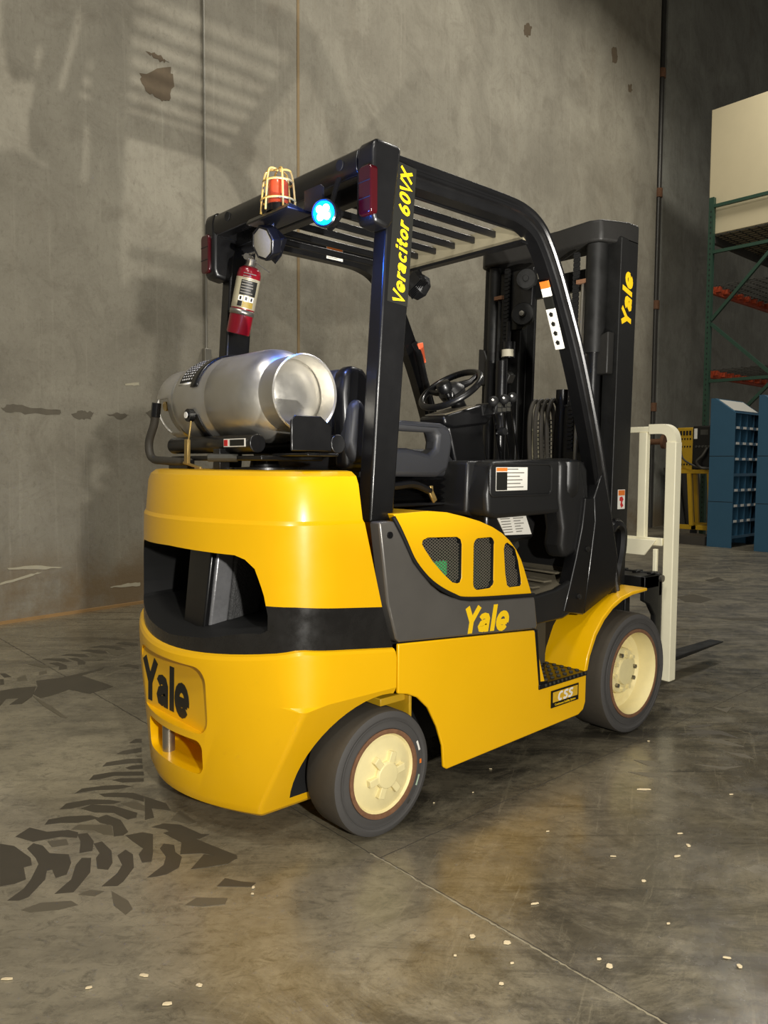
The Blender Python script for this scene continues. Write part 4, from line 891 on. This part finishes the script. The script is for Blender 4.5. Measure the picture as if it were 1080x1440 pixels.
# curved top casting
bm = B(); prism(bm, [(1.415, .325), (1.455, .37), (1.57, .402), (1.66, .402), (1.66, .33), (1.62, .25), (1.62, -.25), (1.66, -.33), (1.66, -.402), (1.57, -.402), (1.435, -.345), (1.415, -.29), (1.44, -.10), (1.44, .12)], 'z', 2.195, 2.292); shear(bm); fin('mast_head', bm, HEADM, T, 30, .012, 3)
bm = B(); obox(bm, (1.462, -.02, 2.232), (1, 0, 0), (0, 1, 0), (0, 0, 1), .004, .075, .05); fin('mast_label', bm, mat('buff_label', (200, 186, 150), .6), T, 0)
bm = B(); obox(bm, (1.459, -.02, 2.248), (1, 0, 0), (0, 1, 0), (0, 0, 1), .003, .072, .010); fin('mast_label_heading', bm, ORAN, T, 0)
for z0, z1, x0, x1 in ((.50, .62, 1.66, 1.69), (1.02, 1.12, 1.50, 1.53), (2.05, 2.15, 1.66, 1.70)):
    bm = B(); box(bm, x0, x1, -.36, .36, z0, z1); shear(bm); fin('mast_crossmember', bm, MAST, T, 30, .006)
# centre lift cylinder, hoses looping behind the dash
bm = B(); cyl(bm, (1.53, -.10, .35), (1.53, -.10, 1.55), .03, 16); shear(bm); fin('centre_cylinder', bm, BLK, T)
bm = B(); box(bm, 1.50, 1.62, -.30, -.12, 1.05, 1.48); shear(bm); fin('valve_guard', bm, BLK, T, 30, .02)
for k in range(4):
    y = .02-.035*k; bm = B(); tube(bm, bez([(1.47, y, 1.10), (1.45, y, 1.30), (1.455, y, 1.44), (1.50, y, 1.50), (1.55, y, 1.42), (1.56, y, 1.15)], 6), .011, 8); h = fin('hydraulic_hose', bm, HOSE, T)
    if k in (1, 3):
        bm = B()
        for q in range(14):
            z = 1.14+q*.02; tube(bm, [(1.462+.015*cos(2*pi*j/8), y+.015*sin(2*pi*j/8), z) for j in range(8)], .0028, 4, True)
        fin('hose_guard_coil', bm, MASTL, h, 0, kind='stuff')
letters('letter', 'Yale', YTXT, T, (1.603, -.4024, 1.948), (.03, 0, 1), (-1, 0, .03), .106, .165, .22, 1.28, .0008, -.01)
# pinch-point label on the outer channel
bm = B(); box(bm, 1.565, 1.625, -.4036, -.4022, .985, 1.075); wl = fin('pinch_label', bm, WTXT, T, 0)
bm = B(); box(bm, 1.568, 1.622, -.4044, -.4036, 1.048, 1.072); fin('heading', bm, ORAN, wl, 0)
bm = B(); prism(bm, [(1.58, 1.04), (1.60, 1.043), (1.612, 1.03), (1.60, 1.015), (1.612, 1.0), (1.595, .99), (1.585, 1.005), (1.592, 1.02), (1.578, 1.025)], 'y', -.4044, -.4036); fin('pictogram', bm, RDEC, wl, 0)
# rubber boot / bracket at the foot of the mast
bm = B(); tube(bm, bez([(1.50, -.405, .89), (1.53, -.415, .92), (1.58, -.415, .89), (1.58, -.415, .80), (1.55, -.415, .70), (1.56, -.40, .60)], 5), .026, 8); fin('mast_hose', bm, BLK, T)
# tilt cylinders, hidden for the most part under the floor
bm = B(); cyl(bm, (1.0, -.30, .52), (1.52, -.30, .56), .03, 12); fin('tilt_cylinder', bm, BLK, T)

# --- carriage, load backrest, forks
bm = B(); box(bm, 1.70, 1.83, -.475, .475, .605, .665); box(bm, 1.83, 1.86, -.475, .475, .56, .67)
for k in range(12): box(bm, 1.80, 1.86, -.455+k*.08, -.425+k*.08, .665, .676)
fin('carriage_bar', bm, MAST, T, 30, .004)
bm = B(); box(bm, 1.82, 1.86, -.475, .475, .20, .28); fin('carriage_bar', bm, MAST, T, 30, .004)
for s in (-1, 1):
    bm = B(); prism(bm, [(1.70, .665), (1.86, .665), (1.86, .12), (1.82, .12), (1.80, .47), (1.75, .53), (1.70, .55)], 'y', s*.475, s*.45); fin('carriage_side', bm, MAST, T, 30, .004)
    bm = B(); cyl(bm, (1.845, s*.47, .645), (1.845, s*.488, .645), .017, 10); fin('bolt', bm, STEEL, T, 30)
    bm = B(); box(bm, 1.895, 1.955, min(s*.455, s*.507), max(s*.455, s*.507), .135, 1.30); fin('backrest_upright', bm, CREAM, T, 30, .004)
    bm = B(); box(bm, 1.90, 1.935, min(s*.352, s*.308), max(s*.352, s*.308), .80, 1.35); fin('backrest_bar', bm, CREAM, T, 30, .004)
    bm = B(); tube(bm, bez([(1.925, s*.481, 1.27), (1.925, s*.481, 1.31), (1.925, s*.468, 1.345), (1.925, s*.435, 1.364), (1.925, s*.36, 1.366)], 5), .0335, 4); fin('backrest_corner', bm, CREAM, T, 50)
    bm = B(); box(bm, 1.88, 1.90, min(s*.43, s*.41), max(s*.43, s*.41), .50, .78); fin('backrest_foot', bm, CREAM, T, 30, .003)
    # forks
    bm = B(); y = s*.22
    prism(bm, [(1.87, .66), (1.915, .66), (1.915, .16), (1.94, .135), (3.02, .122), (3.04, .117), (3.02, .112), (1.93, .095), (1.87, .12)], 'y', y-.055, y+.055)
    for v in bm.verts:
        if v.co.x > 2.9: v.co.y = y+(v.co.y-y)*.72
    fin('fork', bm, MAST, T, 30, .004)
bm = B(); box(bm, 1.905, 1.945, -.44, .44, 1.350, 1.378); fin('backrest_top', bm, CREAM, T, 30, .004)
bm = B(); prism(bm, [(1.89, .835), (1.93, .83), (1.93, .80), (1.895, .795)], 'y', -.45, .45); prism(bm, [(-.43, .825), (.43, .825), (.40, .75), (-.37, .745)], 'x', 1.868, 1.882); fin('backrest_crossbar', bm, CREAM, T, 30, .003)

# --- tank cradle on the counterweight
bm = B(); lathe(bm, [(0, 1.166), (.115, 1.166), (.115, 1.174), (.05, 1.176), (.045, 1.20), (0, 1.20)], (-.17, -.12, 0), (0, 0, 1), 28); fin('swivel_base', bm, BLK, T)
bm = B(); box(bm, -.30, -.06, -.30, .30, 1.196, 1.212); fin('cradle_plate', bm, BLK, T, 30, .004)
for x in (-.285, -.075):
    bm = B(); cyl(bm, (x, -.26, 1.250), (x, .30, 1.250), .030, 20); fin('cradle_tube', bm, BLK, T, 30, .003)
bm = B(); box(bm, -.3165, -.3145, -.235, -.105, 1.240, 1.266); lb = fin('cradle_label', bm, WTXT, T, 0)
bm = B(); box(bm, -.3175, -.3165, -.13, -.108, 1.243, 1.263); fin('label_square', bm, RDEC, lb, 0)
bm = B(); box(bm, -.3175, -.3165, -.23, -.145, 1.243, 1.263); fin('label_square', bm, KTXT, lb, 0)
# end stop plate
bm = B(); prism(bm, [(-.30, 1.225), (-.15, 1.225), (-.15, 1.30), (-.19, 1.33), (-.285, 1.33), (-.30, 1.315)], 'y', -.462, -.454); box(bm, -.24, -.12, -.46, -.27, 1.21, 1.22); fin('end_stop', bm, BLK, T, 30, .004)
bm = B(); cyl(bm, (-.075, -.26, 1.250), (-.075, -.40, 1.250), .030, 20); fin('end_roller', bm, BLK, T, 30, .003)
bm = B(); box(bm, -.33, -.29, -.10, -.06, 1.166, 1.235); fin('cradle_latch', bm, BLK, T, 30, .003)
bm = B(); box(bm, -.33, -.30, .12, .26, 1.166, 1.20); fin('hose_clip', bm, BLK, T, 30, .003)
bm = B(); cyl(bm, (-.36, -.08, 1.205), (-.29, -.15, 1.205), .013, 12); fin('latch_handle', bm, MASTL, T, 30, .003)
bm = B(); obox(bm, (-.352, .075, 1.225), (.0, -.05, 1), (1, 0, 0), (0, 1, .05), .085, .012, .024); obox(bm, (-.352, .04, 1.180), (0, 1, .15), (1, 0, 0), (0, 0, 1), .12, .010, .008); tube(bm, [(-.35, .07, 1.26), (-.342, .065, 1.33)], .004, 6); fin('strap_clasp', bm, BRASS, T, 30, .002)
bm = B(); tube(bm, bez([(-.338, .345, 1.37), (-.335, .36, 1.33), (-.34, .395, 1.26), (-.335, .38, 1.205), (-.33, .28, 1.195), (-.32, .12, 1.19)], 6), .015, 10); ho_ = fin('fuel_hose', bm, HOSE, T, 50)
bm = B(); cyl(bm, (-.338, .343, 1.355), (-.336, .335, 1.405), .017, 12); fin('hose_coupling', bm, BLK, ho_, 30)

# ---------------------------------------------------------------- propane tank (strapped on its own)
TK = empty('propane_tank', 'silver aluminium gas tank lying across the back of the forklift', 'gas tank', (-.18, 0, 1.405))
TR = .152
bm = B(); lathe(bm, [(0, -.318), (.06, -.314), (.10, -.300), (.128, -.278), (.146, -.245), (TR, -.205), (TR, -.01), (TR-.003, -.004), (TR-.003, .004), (TR, .01), (TR, .19), (.148, .225), (.132, .262), (.11, .285), (.05, .30), (0, .302)], (0, 0, 0), (0, 1, 0), 48); fin('tank_body', bm, ALU, TK, 40)
bm = B(); lathe(bm, [(.119, -.28), (.121, -.36), (.1235, -.368), (.1195, -.372), (.115, -.366), (.113, -.30)], (0, 0, 0), (0, 1, 0), 48); fin('foot_ring', bm, ALU, TK, 30)
# collar with hand hole
bm = B(); n = 48; prof = [(.128, .255), (.132, .30), (.132, .385), (.128, .392), (.122, .385)]
for i in range(n):
    a0, a1 = 2*pi*i/n, 2*pi*(i+1)/n
    am = (a0+a1)/2
    for (r0, h0), (r1, h1) in zip(prof, prof[1:]):
        if h0 == .30 and h1 == .385 and (pi*.95 < am < pi*1.28): continue
        bm.faces.new([bm.verts.new((r*cos(a), h, r*sin(a))) for r, h, a in ((r0, h0, a0), (r0, h0, a1), (r1, h1, a1), (r1, h1, a0))])
bmesh.ops.remove_doubles(bm, verts=bm.verts, dist=1e-5)
co = fin('collar', bm, ALU, TK, 40); sm = co.modifiers.new('S', 'SOLIDIFY'); sm.thickness = .006
bm = B(); cyl(bm, (0, .30, 0), (0, .36, 0), .028, 16); cyl(bm, (-.02, .34, 0), (-.12, .345, -.01), .018, 12); fin('valve', bm, BRASS, TK)
# strap and black data label wrapped over the shell
def arc_strip(a0, a1, y0, y1, r, n=24):
    bm = B()
    for r_ in (r,):
        V = [[bm.verts.new((r_*cos(rad(a0+(a1-a0)*k/n)), y, r_*sin(rad(a0+(a1-a0)*k/n)))) for y in (y0, y1)] for k in range(n+1)]
        for k in range(n): bm.faces.new((V[k][0], V[k][1], V[k+1][1], V[k+1][0]))
    return bm
o = fin('strap', arc_strip(60, 165, .045, .088, TR+.002), BLK, TK, 60); sm = o.modifiers.new('S', 'SOLIDIFY'); sm.thickness = .004; sm.offset = 1
o = fin('strap', arc_strip(200, 235, .045, .088, TR+.002), BLK, TK, 60); sm = o.modifiers.new('S', 'SOLIDIFY'); sm.thickness = .004; sm.offset = 1
o = fin('data_label', arc_strip(98, 160, .092, .19, TR+.0006), WTXT, TK, 60); sm = o.modifiers.new('S', 'SOLIDIFY'); sm.thickness = .0006; sm.offset = 1
o2 = fin('label_field', arc_strip(101, 157, .097, .185, TR+.0018), KTXT, o, 60)
bm = B()
for i in range(11):
    for j in range(5):
        a = 104+i*4.7; q = arc_strip(a, a+2.2, .102+j*.0165, .102+j*.0165+random.uniform(.006, .012), TR+.0024, 1)
        me_ = bpy.data.meshes.new('t'); q.to_mesh(me_); q.free(); bm.from_mesh(me_); bpy.data.meshes.remove(me_)
fin('print', bm, WTXT, o, 0, kind='stuff')
bm = B(); cyl(bm, (-.145, .085, -.055), (-.165, .085, -.055), .022, 16); cyl(bm, (-.165, .085, -.055), (-.170, .085, -.055), .010, 12); bk_ = fin('strap_buckle', bm, BLK, TK, 30)
bm = B(); cyl(bm, (-.1695, .085, -.055), (-.172, .085, -.055), .011, 12); fin('buckle_rivet', bm, WTXT, bk_, 30)

# ---------------------------------------------------------------- fire extinguisher
E0, E1 = Vector((.030, .375, 1.700)), Vector((.055, .318, 1.955)); ed = (E1-E0).normalized()
EX = empty('fire_extinguisher', 'red fire extinguisher strapped to the far rear post of the forklift', 'fire extinguisher', E0)
def rel(bm): pass
EL = (E1-E0).length
bm = B(); lathe(bm, [(0, .008), (.030, .0), (.043, .0), (.046, .006), (.046, EL-.03), (.042, EL-.012), (.028, EL), (0, EL+.002)], (0, 0, 0), ed, 28); fin('cylinder', bm, RED, EX, 40)
bm = B(); lathe(bm, [(.0466, .10), (.0468, .10), (.0468, EL-.045), (.0466, EL-.045)], (0, 0, 0), ed, 28); lw = fin('label_wrap', bm, mat('silver_label', (176, 168, 140), .4, .3, var=.2, vscale=60), EX, 40)
u_ = Vector((-.80, -.60, 0)); u_ = (u_-ed*u_.dot(ed)).normalized(); v_ = ed.cross(u_)
def wrap(a0, a1, h0, h1, r, n=8):
    bm = B(); V = []
    for k in range(n+1):
        a = rad(a0+(a1-a0)*k/n); d = u_*cos(a)+v_*sin(a); V.append((bm.verts.new(d*r+ed*h0), bm.verts.new(d*r+ed*h1)))
    for k in range(n): bm.faces.new((V[k][0], V[k+1][0], V[k+1][1], V[k][1]))
    return bm
# right of the label from the camera: black text field
sgn = 1 if v_.dot(Vector((.745, -.667, 0))) > 0 else -1
fin('text_field', wrap(sgn*-8, sgn*75, .150, EL-.055, .0472), KTXT, lw, 60)
for k in range(8): fin('print', wrap(sgn*-4, sgn*(35+random.uniform(0, 30)), .158+.0105*k, .1612+.0105*k, .0476, 6), MATS['label_print'], lw, 60)
for k in range(3): fin('pictogram', wrap(sgn*(-8+27*k), sgn*(14+27*k), .128, .147, .0474, 3), WTXT, lw, 60)
for k in range(3): fin('figure', wrap(sgn*(-2+27*k), sgn*(8+27*k), .131, .144, .0477, 2), KTXT, lw, 60)
fin('text_field', wrap(sgn*-8, sgn*14, .106, .126, .0474, 3), KTXT, lw, 60); fin('text_field', wrap(sgn*16, sgn*70, .104, .126, .0474, 5), mat('ochre_print', (150, 128, 50), .5, var=.4, vscale=200), lw, 60)
o = fin('clamp_band', wrap(-130, 130, .075, .095, .0485, 24), STEEL, EX, 60); sm = o.modifiers.new('S', 'SOLIDIFY'); sm.thickness = .002
bm = B(); lathe(bm, [(.028, EL-.002), (.022, EL+.008), (.018, EL+.03), (0, EL+.032)], (0, 0, 0), ed, 16); hx = Vector((.5, -.85, 0)).normalized(); c = ed*(EL+.035); beam(bm, c-hx*.01, c+hx*.085-ed*.06, .012, .004); beam(bm, c-hx*.045+ed*.012, c+hx*.05+ed*.03, .012, .004); cyl(bm, c-hx*.01-u_*.01, c-hx*.01+u_*.04, .012, 12); fin('valve_handle', bm, STEEL, EX, 30)
bm = B(); box(bm, -.02, .02, .044, .058, .06, .10)
fin('mount_bracket', bm, BLK, EX, 30)

# ---------------------------------------------------------------- background: conduits
def wall_thing(name, label, cat): return empty(name, label, cat, WO, WANG)
cnd = wall_thing('conduit', 'thin galvanised conduit running up the concrete wall with a small box', 'conduit')
bm = B(); cyl(bm, (1.829, -.014, 2.12), (1.829, -.014, 12), .011, 10); fin('pipe', bm, BLPIPE, cnd)
bm = B(); box(bm, 1.79, 1.86, -.05, -.002, 2.02, 2.20); fin('junction_box', bm, BLPIPE, cnd, 30, .004)
pp_ = wall_thing('drain_pipe', 'long dark pipe standing in the wall joint right of the mast', 'pipe')
bm = B(); cyl(bm, (12.02, .03, .0), (12.02, .03, 12.2), .055, 14); fin('pipe', bm, mat('dark_pipe', (74, 72, 66), .4, .4, var=.3), pp_)
for z in (6.15, 4.1, 8.3, 2.2):
    bm = B(); cyl(bm, (12.02, .03, z), (12.02, .03, z+.16), .075, 14); fin('coupling', bm, RUST, pp_)
vf = wall_thing('pipe_stub', 'short reddish pipe flange sticking out of wall above the backrest frame', 'pipe fitting')
bm = B(); cyl(bm, (11.75, -.02, 1.62), (11.75, -.30, 1.62), .055, 12); cyl(bm, (11.75, -.28, 1.62), (11.75, -.34, 1.62), .13, 16); fin('flange', bm, RUST, vf)

# --- bin cabinets
def cabinet(label, x, y):
    t = empty('bin_cabinet', label, 'cabinet', (x, y, 0), 0, 'blue bin cabinets')
    Wd, D, H = .92, .36, 1.94
    bm = B(); box(bm, 0, .012, 0, D, 0, H); fin('side_panel', bm, BINB, t, 0)
    bm = B(); box(bm, Wd-.012, Wd, 0, D, 0, H); fin('side_panel', bm, BINB, t, 0)
    bm = B(); box(bm, .012, Wd-.012, D-.012, D, 0, H); fin('back_panel', bm, BINB, t, 0)
    for z in (.66, 1.32):
        bm = B(); box(bm, -.003, .0, 0, D, z, z+.006); fin('seam', bm, BLKM, t, 0)
    # sloping top with a pale document board
    bm = B(); prism(bm, [(0, 1.94), (D, 1.94), (D, 2.16), (.30, 2.16)], 'x', 0, Wd); fin('sloped_top', bm, BINB, t, 0)
    d = Vector((0, .30, .22)).normalized(); nrm = Vector((0, -.22, .30)).normalized()
    bm = B(); obox(bm, Vector((Wd/2, .16, 2.057))+nrm*.004, (1, 0, 0), d, nrm, Wd*.86, .28, .006); fin('document_board', bm, mat('pale_board', (200, 198, 188), .5) if 'pale_board' not in MATS else MATS['pale_board'], t, 0)
    rows, cols_ = 8, 4; z0 = .14; rh = (H-z0)/rows; cw_ = (Wd-.024)/cols_
    for r in range(rows+1):
        z = z0+r*rh; bm = B(); box(bm, .012, Wd-.012, .02, D-.012, z-.006, z); box(bm, .012, Wd-.012, .012, .02, z-.006, z+.035); fin('shelf', bm, BINB, t, 0)
    for c in range(1, cols_):
        bm = B(); box(bm, .012+c*cw_-.003, .012+c*cw_+.003, .02, D-.012, z0, H); fin('divider', bm, BINB, t, 0)
    for r in range(rows-1):
        if r == 3: continue
        for c in range(cols_):
            if random.random() < .92:
                cx = .012+(c+.5)*cw_; z = z0+(r+1)*rh; bm = B(); box(bm, cx-.05, cx+.05, .008, .012, z, z+.034); fin('label_tag', bm, WTXT, t, 0)
    return t
cabinet('blue steel bin cabinet with sloped top beside yellow welder cart', 9.47, 2.545)
cabinet('blue steel bin cabinet cut off by the right edge of the photo', 9.36, 1.82)

# --- welding machine on its cart
wx, wy = 10.05, 3.16
ct = empty('welding_cart', 'yellow steel table under the welding machine', 'cart', (wx, wy, 0))
bm = B(); box(bm, 0, .7, -.05, .62, 1.06, 1.12); fin('table_top', bm, CARTY, ct, 30, .004)
for (x, y) in ((.02, .02), (.02, .34), (.66, .02), (.66, .56)):
    bm = B(); beam(bm, (x, y, 1.06), (x, y-.06, .24), .06, .05, (1, 0, 0)); fin('leg', bm, CARTY, ct, 30)
bm = B(); box(bm, 0, .08, -.18, .62, .18, .25); box(bm, .62, .7, -.18, .62, .18, .25); box(bm, 0, .7, .2, .28, .18, .25); fin('bottom_rail', bm, CARTY, ct, 30, .004)
for (x, y) in ((.04, -.12), (.66, -.12), (.04, .56), (.66, .56)):
    bm = B(); cyl(bm, (x, y-.02, .09), (x, y+.02, .09), .09, 14); fin('caster', bm, BLKM, ct)
wm = empty('welding_machine', 'yellow and black welding machine standing on the yellow table', 'welder', (wx, wy, 1.12))
bm = B(); box(bm, .02, .62, .30, .56, 0, .66); fin('housing', bm, CARTY, wm, 30, .01)
bm = B(); box(bm, .0, .62, -.02, .30, 0, .68); fp = fin('front_panel', bm, BLK, wm, 30, .02)
bm = B()
for k in range(4): box(bm, .012, .02, .33+k*.05, .36+k*.05, .54, .61)
for z in (.07, .35, .47):
    for k in range(5): box(bm, .012, .02, .33+k*.045, .35+k*.045, z, z+.025)
fin('vent_slot', bm, BLKM, wm, 0)
bm = B(); box(bm, -.004, .0, .22, .27, .48, .64); fin('white_sticker', bm, WTXT, wm, 0)
bm = B(); box(bm, -.006, .0, .05, .17, .54, .62); fin('display', bm, MASTL, wm, 0)
for k in range(5):
    bm = B(); cyl(bm, (-.012, .03+k*.05, .36), (0, .03+k*.05, .36), .018, 10); fin('dial', bm, MASTL, wm)
bm = B(); tube(bm, bez([(-.01, .05, .34), (-.06, .10, .22), (-.08, .18, .12), (-.05, .12, .03), (-.02, .0, .02)], 6), .02, 8); tube(bm, bez([(-.01, .48, .30), (-.06, .40, .16), (-.06, .20, .05), (-.03, .05, .03)], 6), .014, 8); fin('welding_cable', bm, HOSE, wm)
lp = tag(None or fin('low_platform', (lambda b: (box(b, 0, .5, 0, .55, .05, .13), box(b, 0, .1, 0, .55, 0, .05), box(b, .4, .5, 0, .55, 0, .05), b)[-1])(B()), DKWOOD, None, 30), 'low dark pallet on the floor in front of the yellow table', 'pallet'); lp.location = (9.5, 2.95, 0)
for k, (u_p, wd_) in enumerate(((12.75, .62), (13.75, .95))):
    bm = B(); box(bm, -wd_/2, wd_/2, -.02, .02, 0, 1.15); o = fin('board', bm, DKWOOD, None, 0); o.location = wallp(u_p, .25, .004); o.rotation_euler = (rad(-9), 0, WANG)
    tag(o, ('narrow dark board leaning on the wall left of the yellow table', 'wide dark board leaning on the wall behind the yellow table')[k], 'board')

# --- pallet rack
RK = empty('pallet_rack', 'green pallet rack frame with orange beams behind the blue cabinets', 'pallet rack', (11.0, 2.64, 0))
def rbm(): return B()
for x in (0, 2.75):
    for y in (0, 1.07):
        bm = B(); box(bm, x-.04, x+.04, y-.04, y+.04, 0, 5.56); up_ = fin('upright', bm, RACKG, RK, 0)
        if x == 0:
            bm = B()
            for k in range(60):
                z = .3+k*.085; box(bm, -.0425, -.040, y-.008, y+.008, z, z+.03)
            fin('slot_holes', bm, BLKM, up_, 0, kind='stuff')
    for (z0, z1) in ((5.42, 5.42), (4.68, 4.68), (3.58, 4.62), (3.52, 2.62), (2.58, 2.58), (1.5, 2.5), (1.45, .4)):
        bm = B(); beam(bm, (x, .04, z1 if z0 != z1 else z0), (x, 1.03, z0), .05, .05, (1, 0, 0)); fin('brace', bm, RACKG, RK, 0)
for z in (4.90, 4.08, 2.70):
    for y in (0, 1.07):
        bm = B(); box(bm, .04, 2.71, y-.03, y+.03, z-.06, z+.06); be = fin('beam', bm, RACKO if z < 4.5 else MASTL, RK, 30, .006)
        if y and z < 4.5:
            for k in range(9):
                bm = B(); box(bm, .15+k*.28, .23+k*.28, y-.10, y-.03, z-.02, z+.065); fin('deck_hook', bm, RACKO, be, 0)
    bm = B()
    for k in range(22): box(bm, .06+k*.122, .075+k*.122, .0, 1.07, z+.06, z+.072)
    for k in range(7): box(bm, .05, 2.70, .08+k*.15, .09+k*.15, z+.072, z+.082)
    fin('wire_deck', bm, MASTL, RK, 0, kind='stuff')
bm = B(); box(bm, 0, 2.5, 0, 1.5, 0, 2.02); pb_ = fin('board_crate', bm, PANEL, None, 30, .01); pb_.location = (11.06, 2.3, 4.984); tag(pb_, 'huge plain cream board crate on top of the pallet rack', 'crate')
#EXTRAS
CHIPS = [(0.947, -0.913, 0.058, 0.022, 0.00), (0.670, -0.419, 0.012, 0.009, 1.70), (0.049, -1.100, 0.026, 0.010, 0.30), (0.434, -1.102, 0.020, 0.007, 2.00), (0.581, -1.231, 0.025, 0.015, 0.60), (0.670, -1.222, 0.013, 0.031, 2.30), (0.725, -1.166, 0.021, 0.012, 0.90), (-0.187, -1.085, 0.016, 0.025, 2.60), (-0.270, -1.247, 0.012, 0.014, 1.20), (-0.194, -1.217, 0.010, 0.009, 2.90), (-0.029, -1.377, 0.016, 0.030, 1.50), (-0.025, -1.346, 0.012, 0.012, 0.10), (0.212, -1.548, 0.021, 0.010, 1.80), (0.203, -1.582, 0.013, 0.025, 0.40), (-0.141, -1.159, 0.020, 0.025, 2.10), (0.415, -0.875, 0.013, 0.008, 0.70), (1.416, -0.670, 0.013, 0.015, 2.40), (-1.110, -0.484, 0.029, 0.012, 1.00), (-0.981, -0.637, 0.016, 0.012, 2.70), (-0.869, -0.680, 0.024, 0.015, 1.30), (-0.872, -0.803, 0.023, 0.017, 3.00), (-0.790, -0.795, 0.016, 0.017, 1.60), (-0.479, -0.529, 0.009, 0.020, 0.20), (-0.498, -0.555, 0.009, 0.010, 1.90), (0.456, -0.517, 0.008, 0.008, 0.50), (0.376, -1.236, 0.014, 0.018, 2.20), (1.147, -1.144, 0.018, 0.013, 0.80), (0.236, -1.385, 0.011, 0.010, 2.50), (-0.275, -1.108, 0.008, 0.009, 1.10), (0.287, -0.485, 0.008, 0.008, 2.80)]
CHIPL = {0: 'largest pale wood splinter on the floor, right of the front wheel', 2: 'thin pale splinter crossing the floor below the yellow reflection', 4: 'pale wood chip topmost of the cluster near the right edge of the floor',
 5: 'upright pale splinter in the chip cluster near the right edge of the floor', 6: 'slanted pale splinter lowest in the chip cluster near the right edge', 7: 'pale wood chip lying just right of the chipped floor joint', 8: 'crumbly pale chip sitting on the chipped floor joint',
 10: 'pale wood chip topmost of the pair at the lower right of the floor', 11: 'small pale chip beside a larger one at the lower right', 12: 'thin pale splinter closest to the lower right corner of the floor', 13: 'short pale splinter below another near the lower right corner',
 14: 'pale chip on the floor where the joint starts to crumble', 17: 'long pale splinter at the left edge of the floor', 18: 'pale chip second from the left along the bottom of the floor', 19: 'white curled chip on the floor under the tyre marks', 20: 'pale flake of wood lowest on the floor at the bottom left', 22: 'pale chip beside the end of the dark tyre marks'}
for k_, (x_, y_, w_, h_, a_) in enumerate(CHIPS):
    w_ *= .9; h_ *= .55
    bm = B(); q = [(-w_/2, -h_/3), (w_*.1, -h_/2), (w_/2, -h_*.2), (w_*.42, h_*.4), (-w_*.2, h_/2), (-w_*.45, h_*.2)]
    prism(bm, q, 'z', .0009, .0009+min(.0025, h_*.3+.001)); o = fin('wood_chip', bm, WOOD, None, 0); o.location = (x_, y_, .0007); o.rotation_euler = (0, 0, YAW-pi/2+.3*sin(a_*3))
    tag(o, CHIPL.get(k_, 'tiny pale wood crumb scattered on the dark concrete floor'), 'wood chip', 'wood chips on the floor')
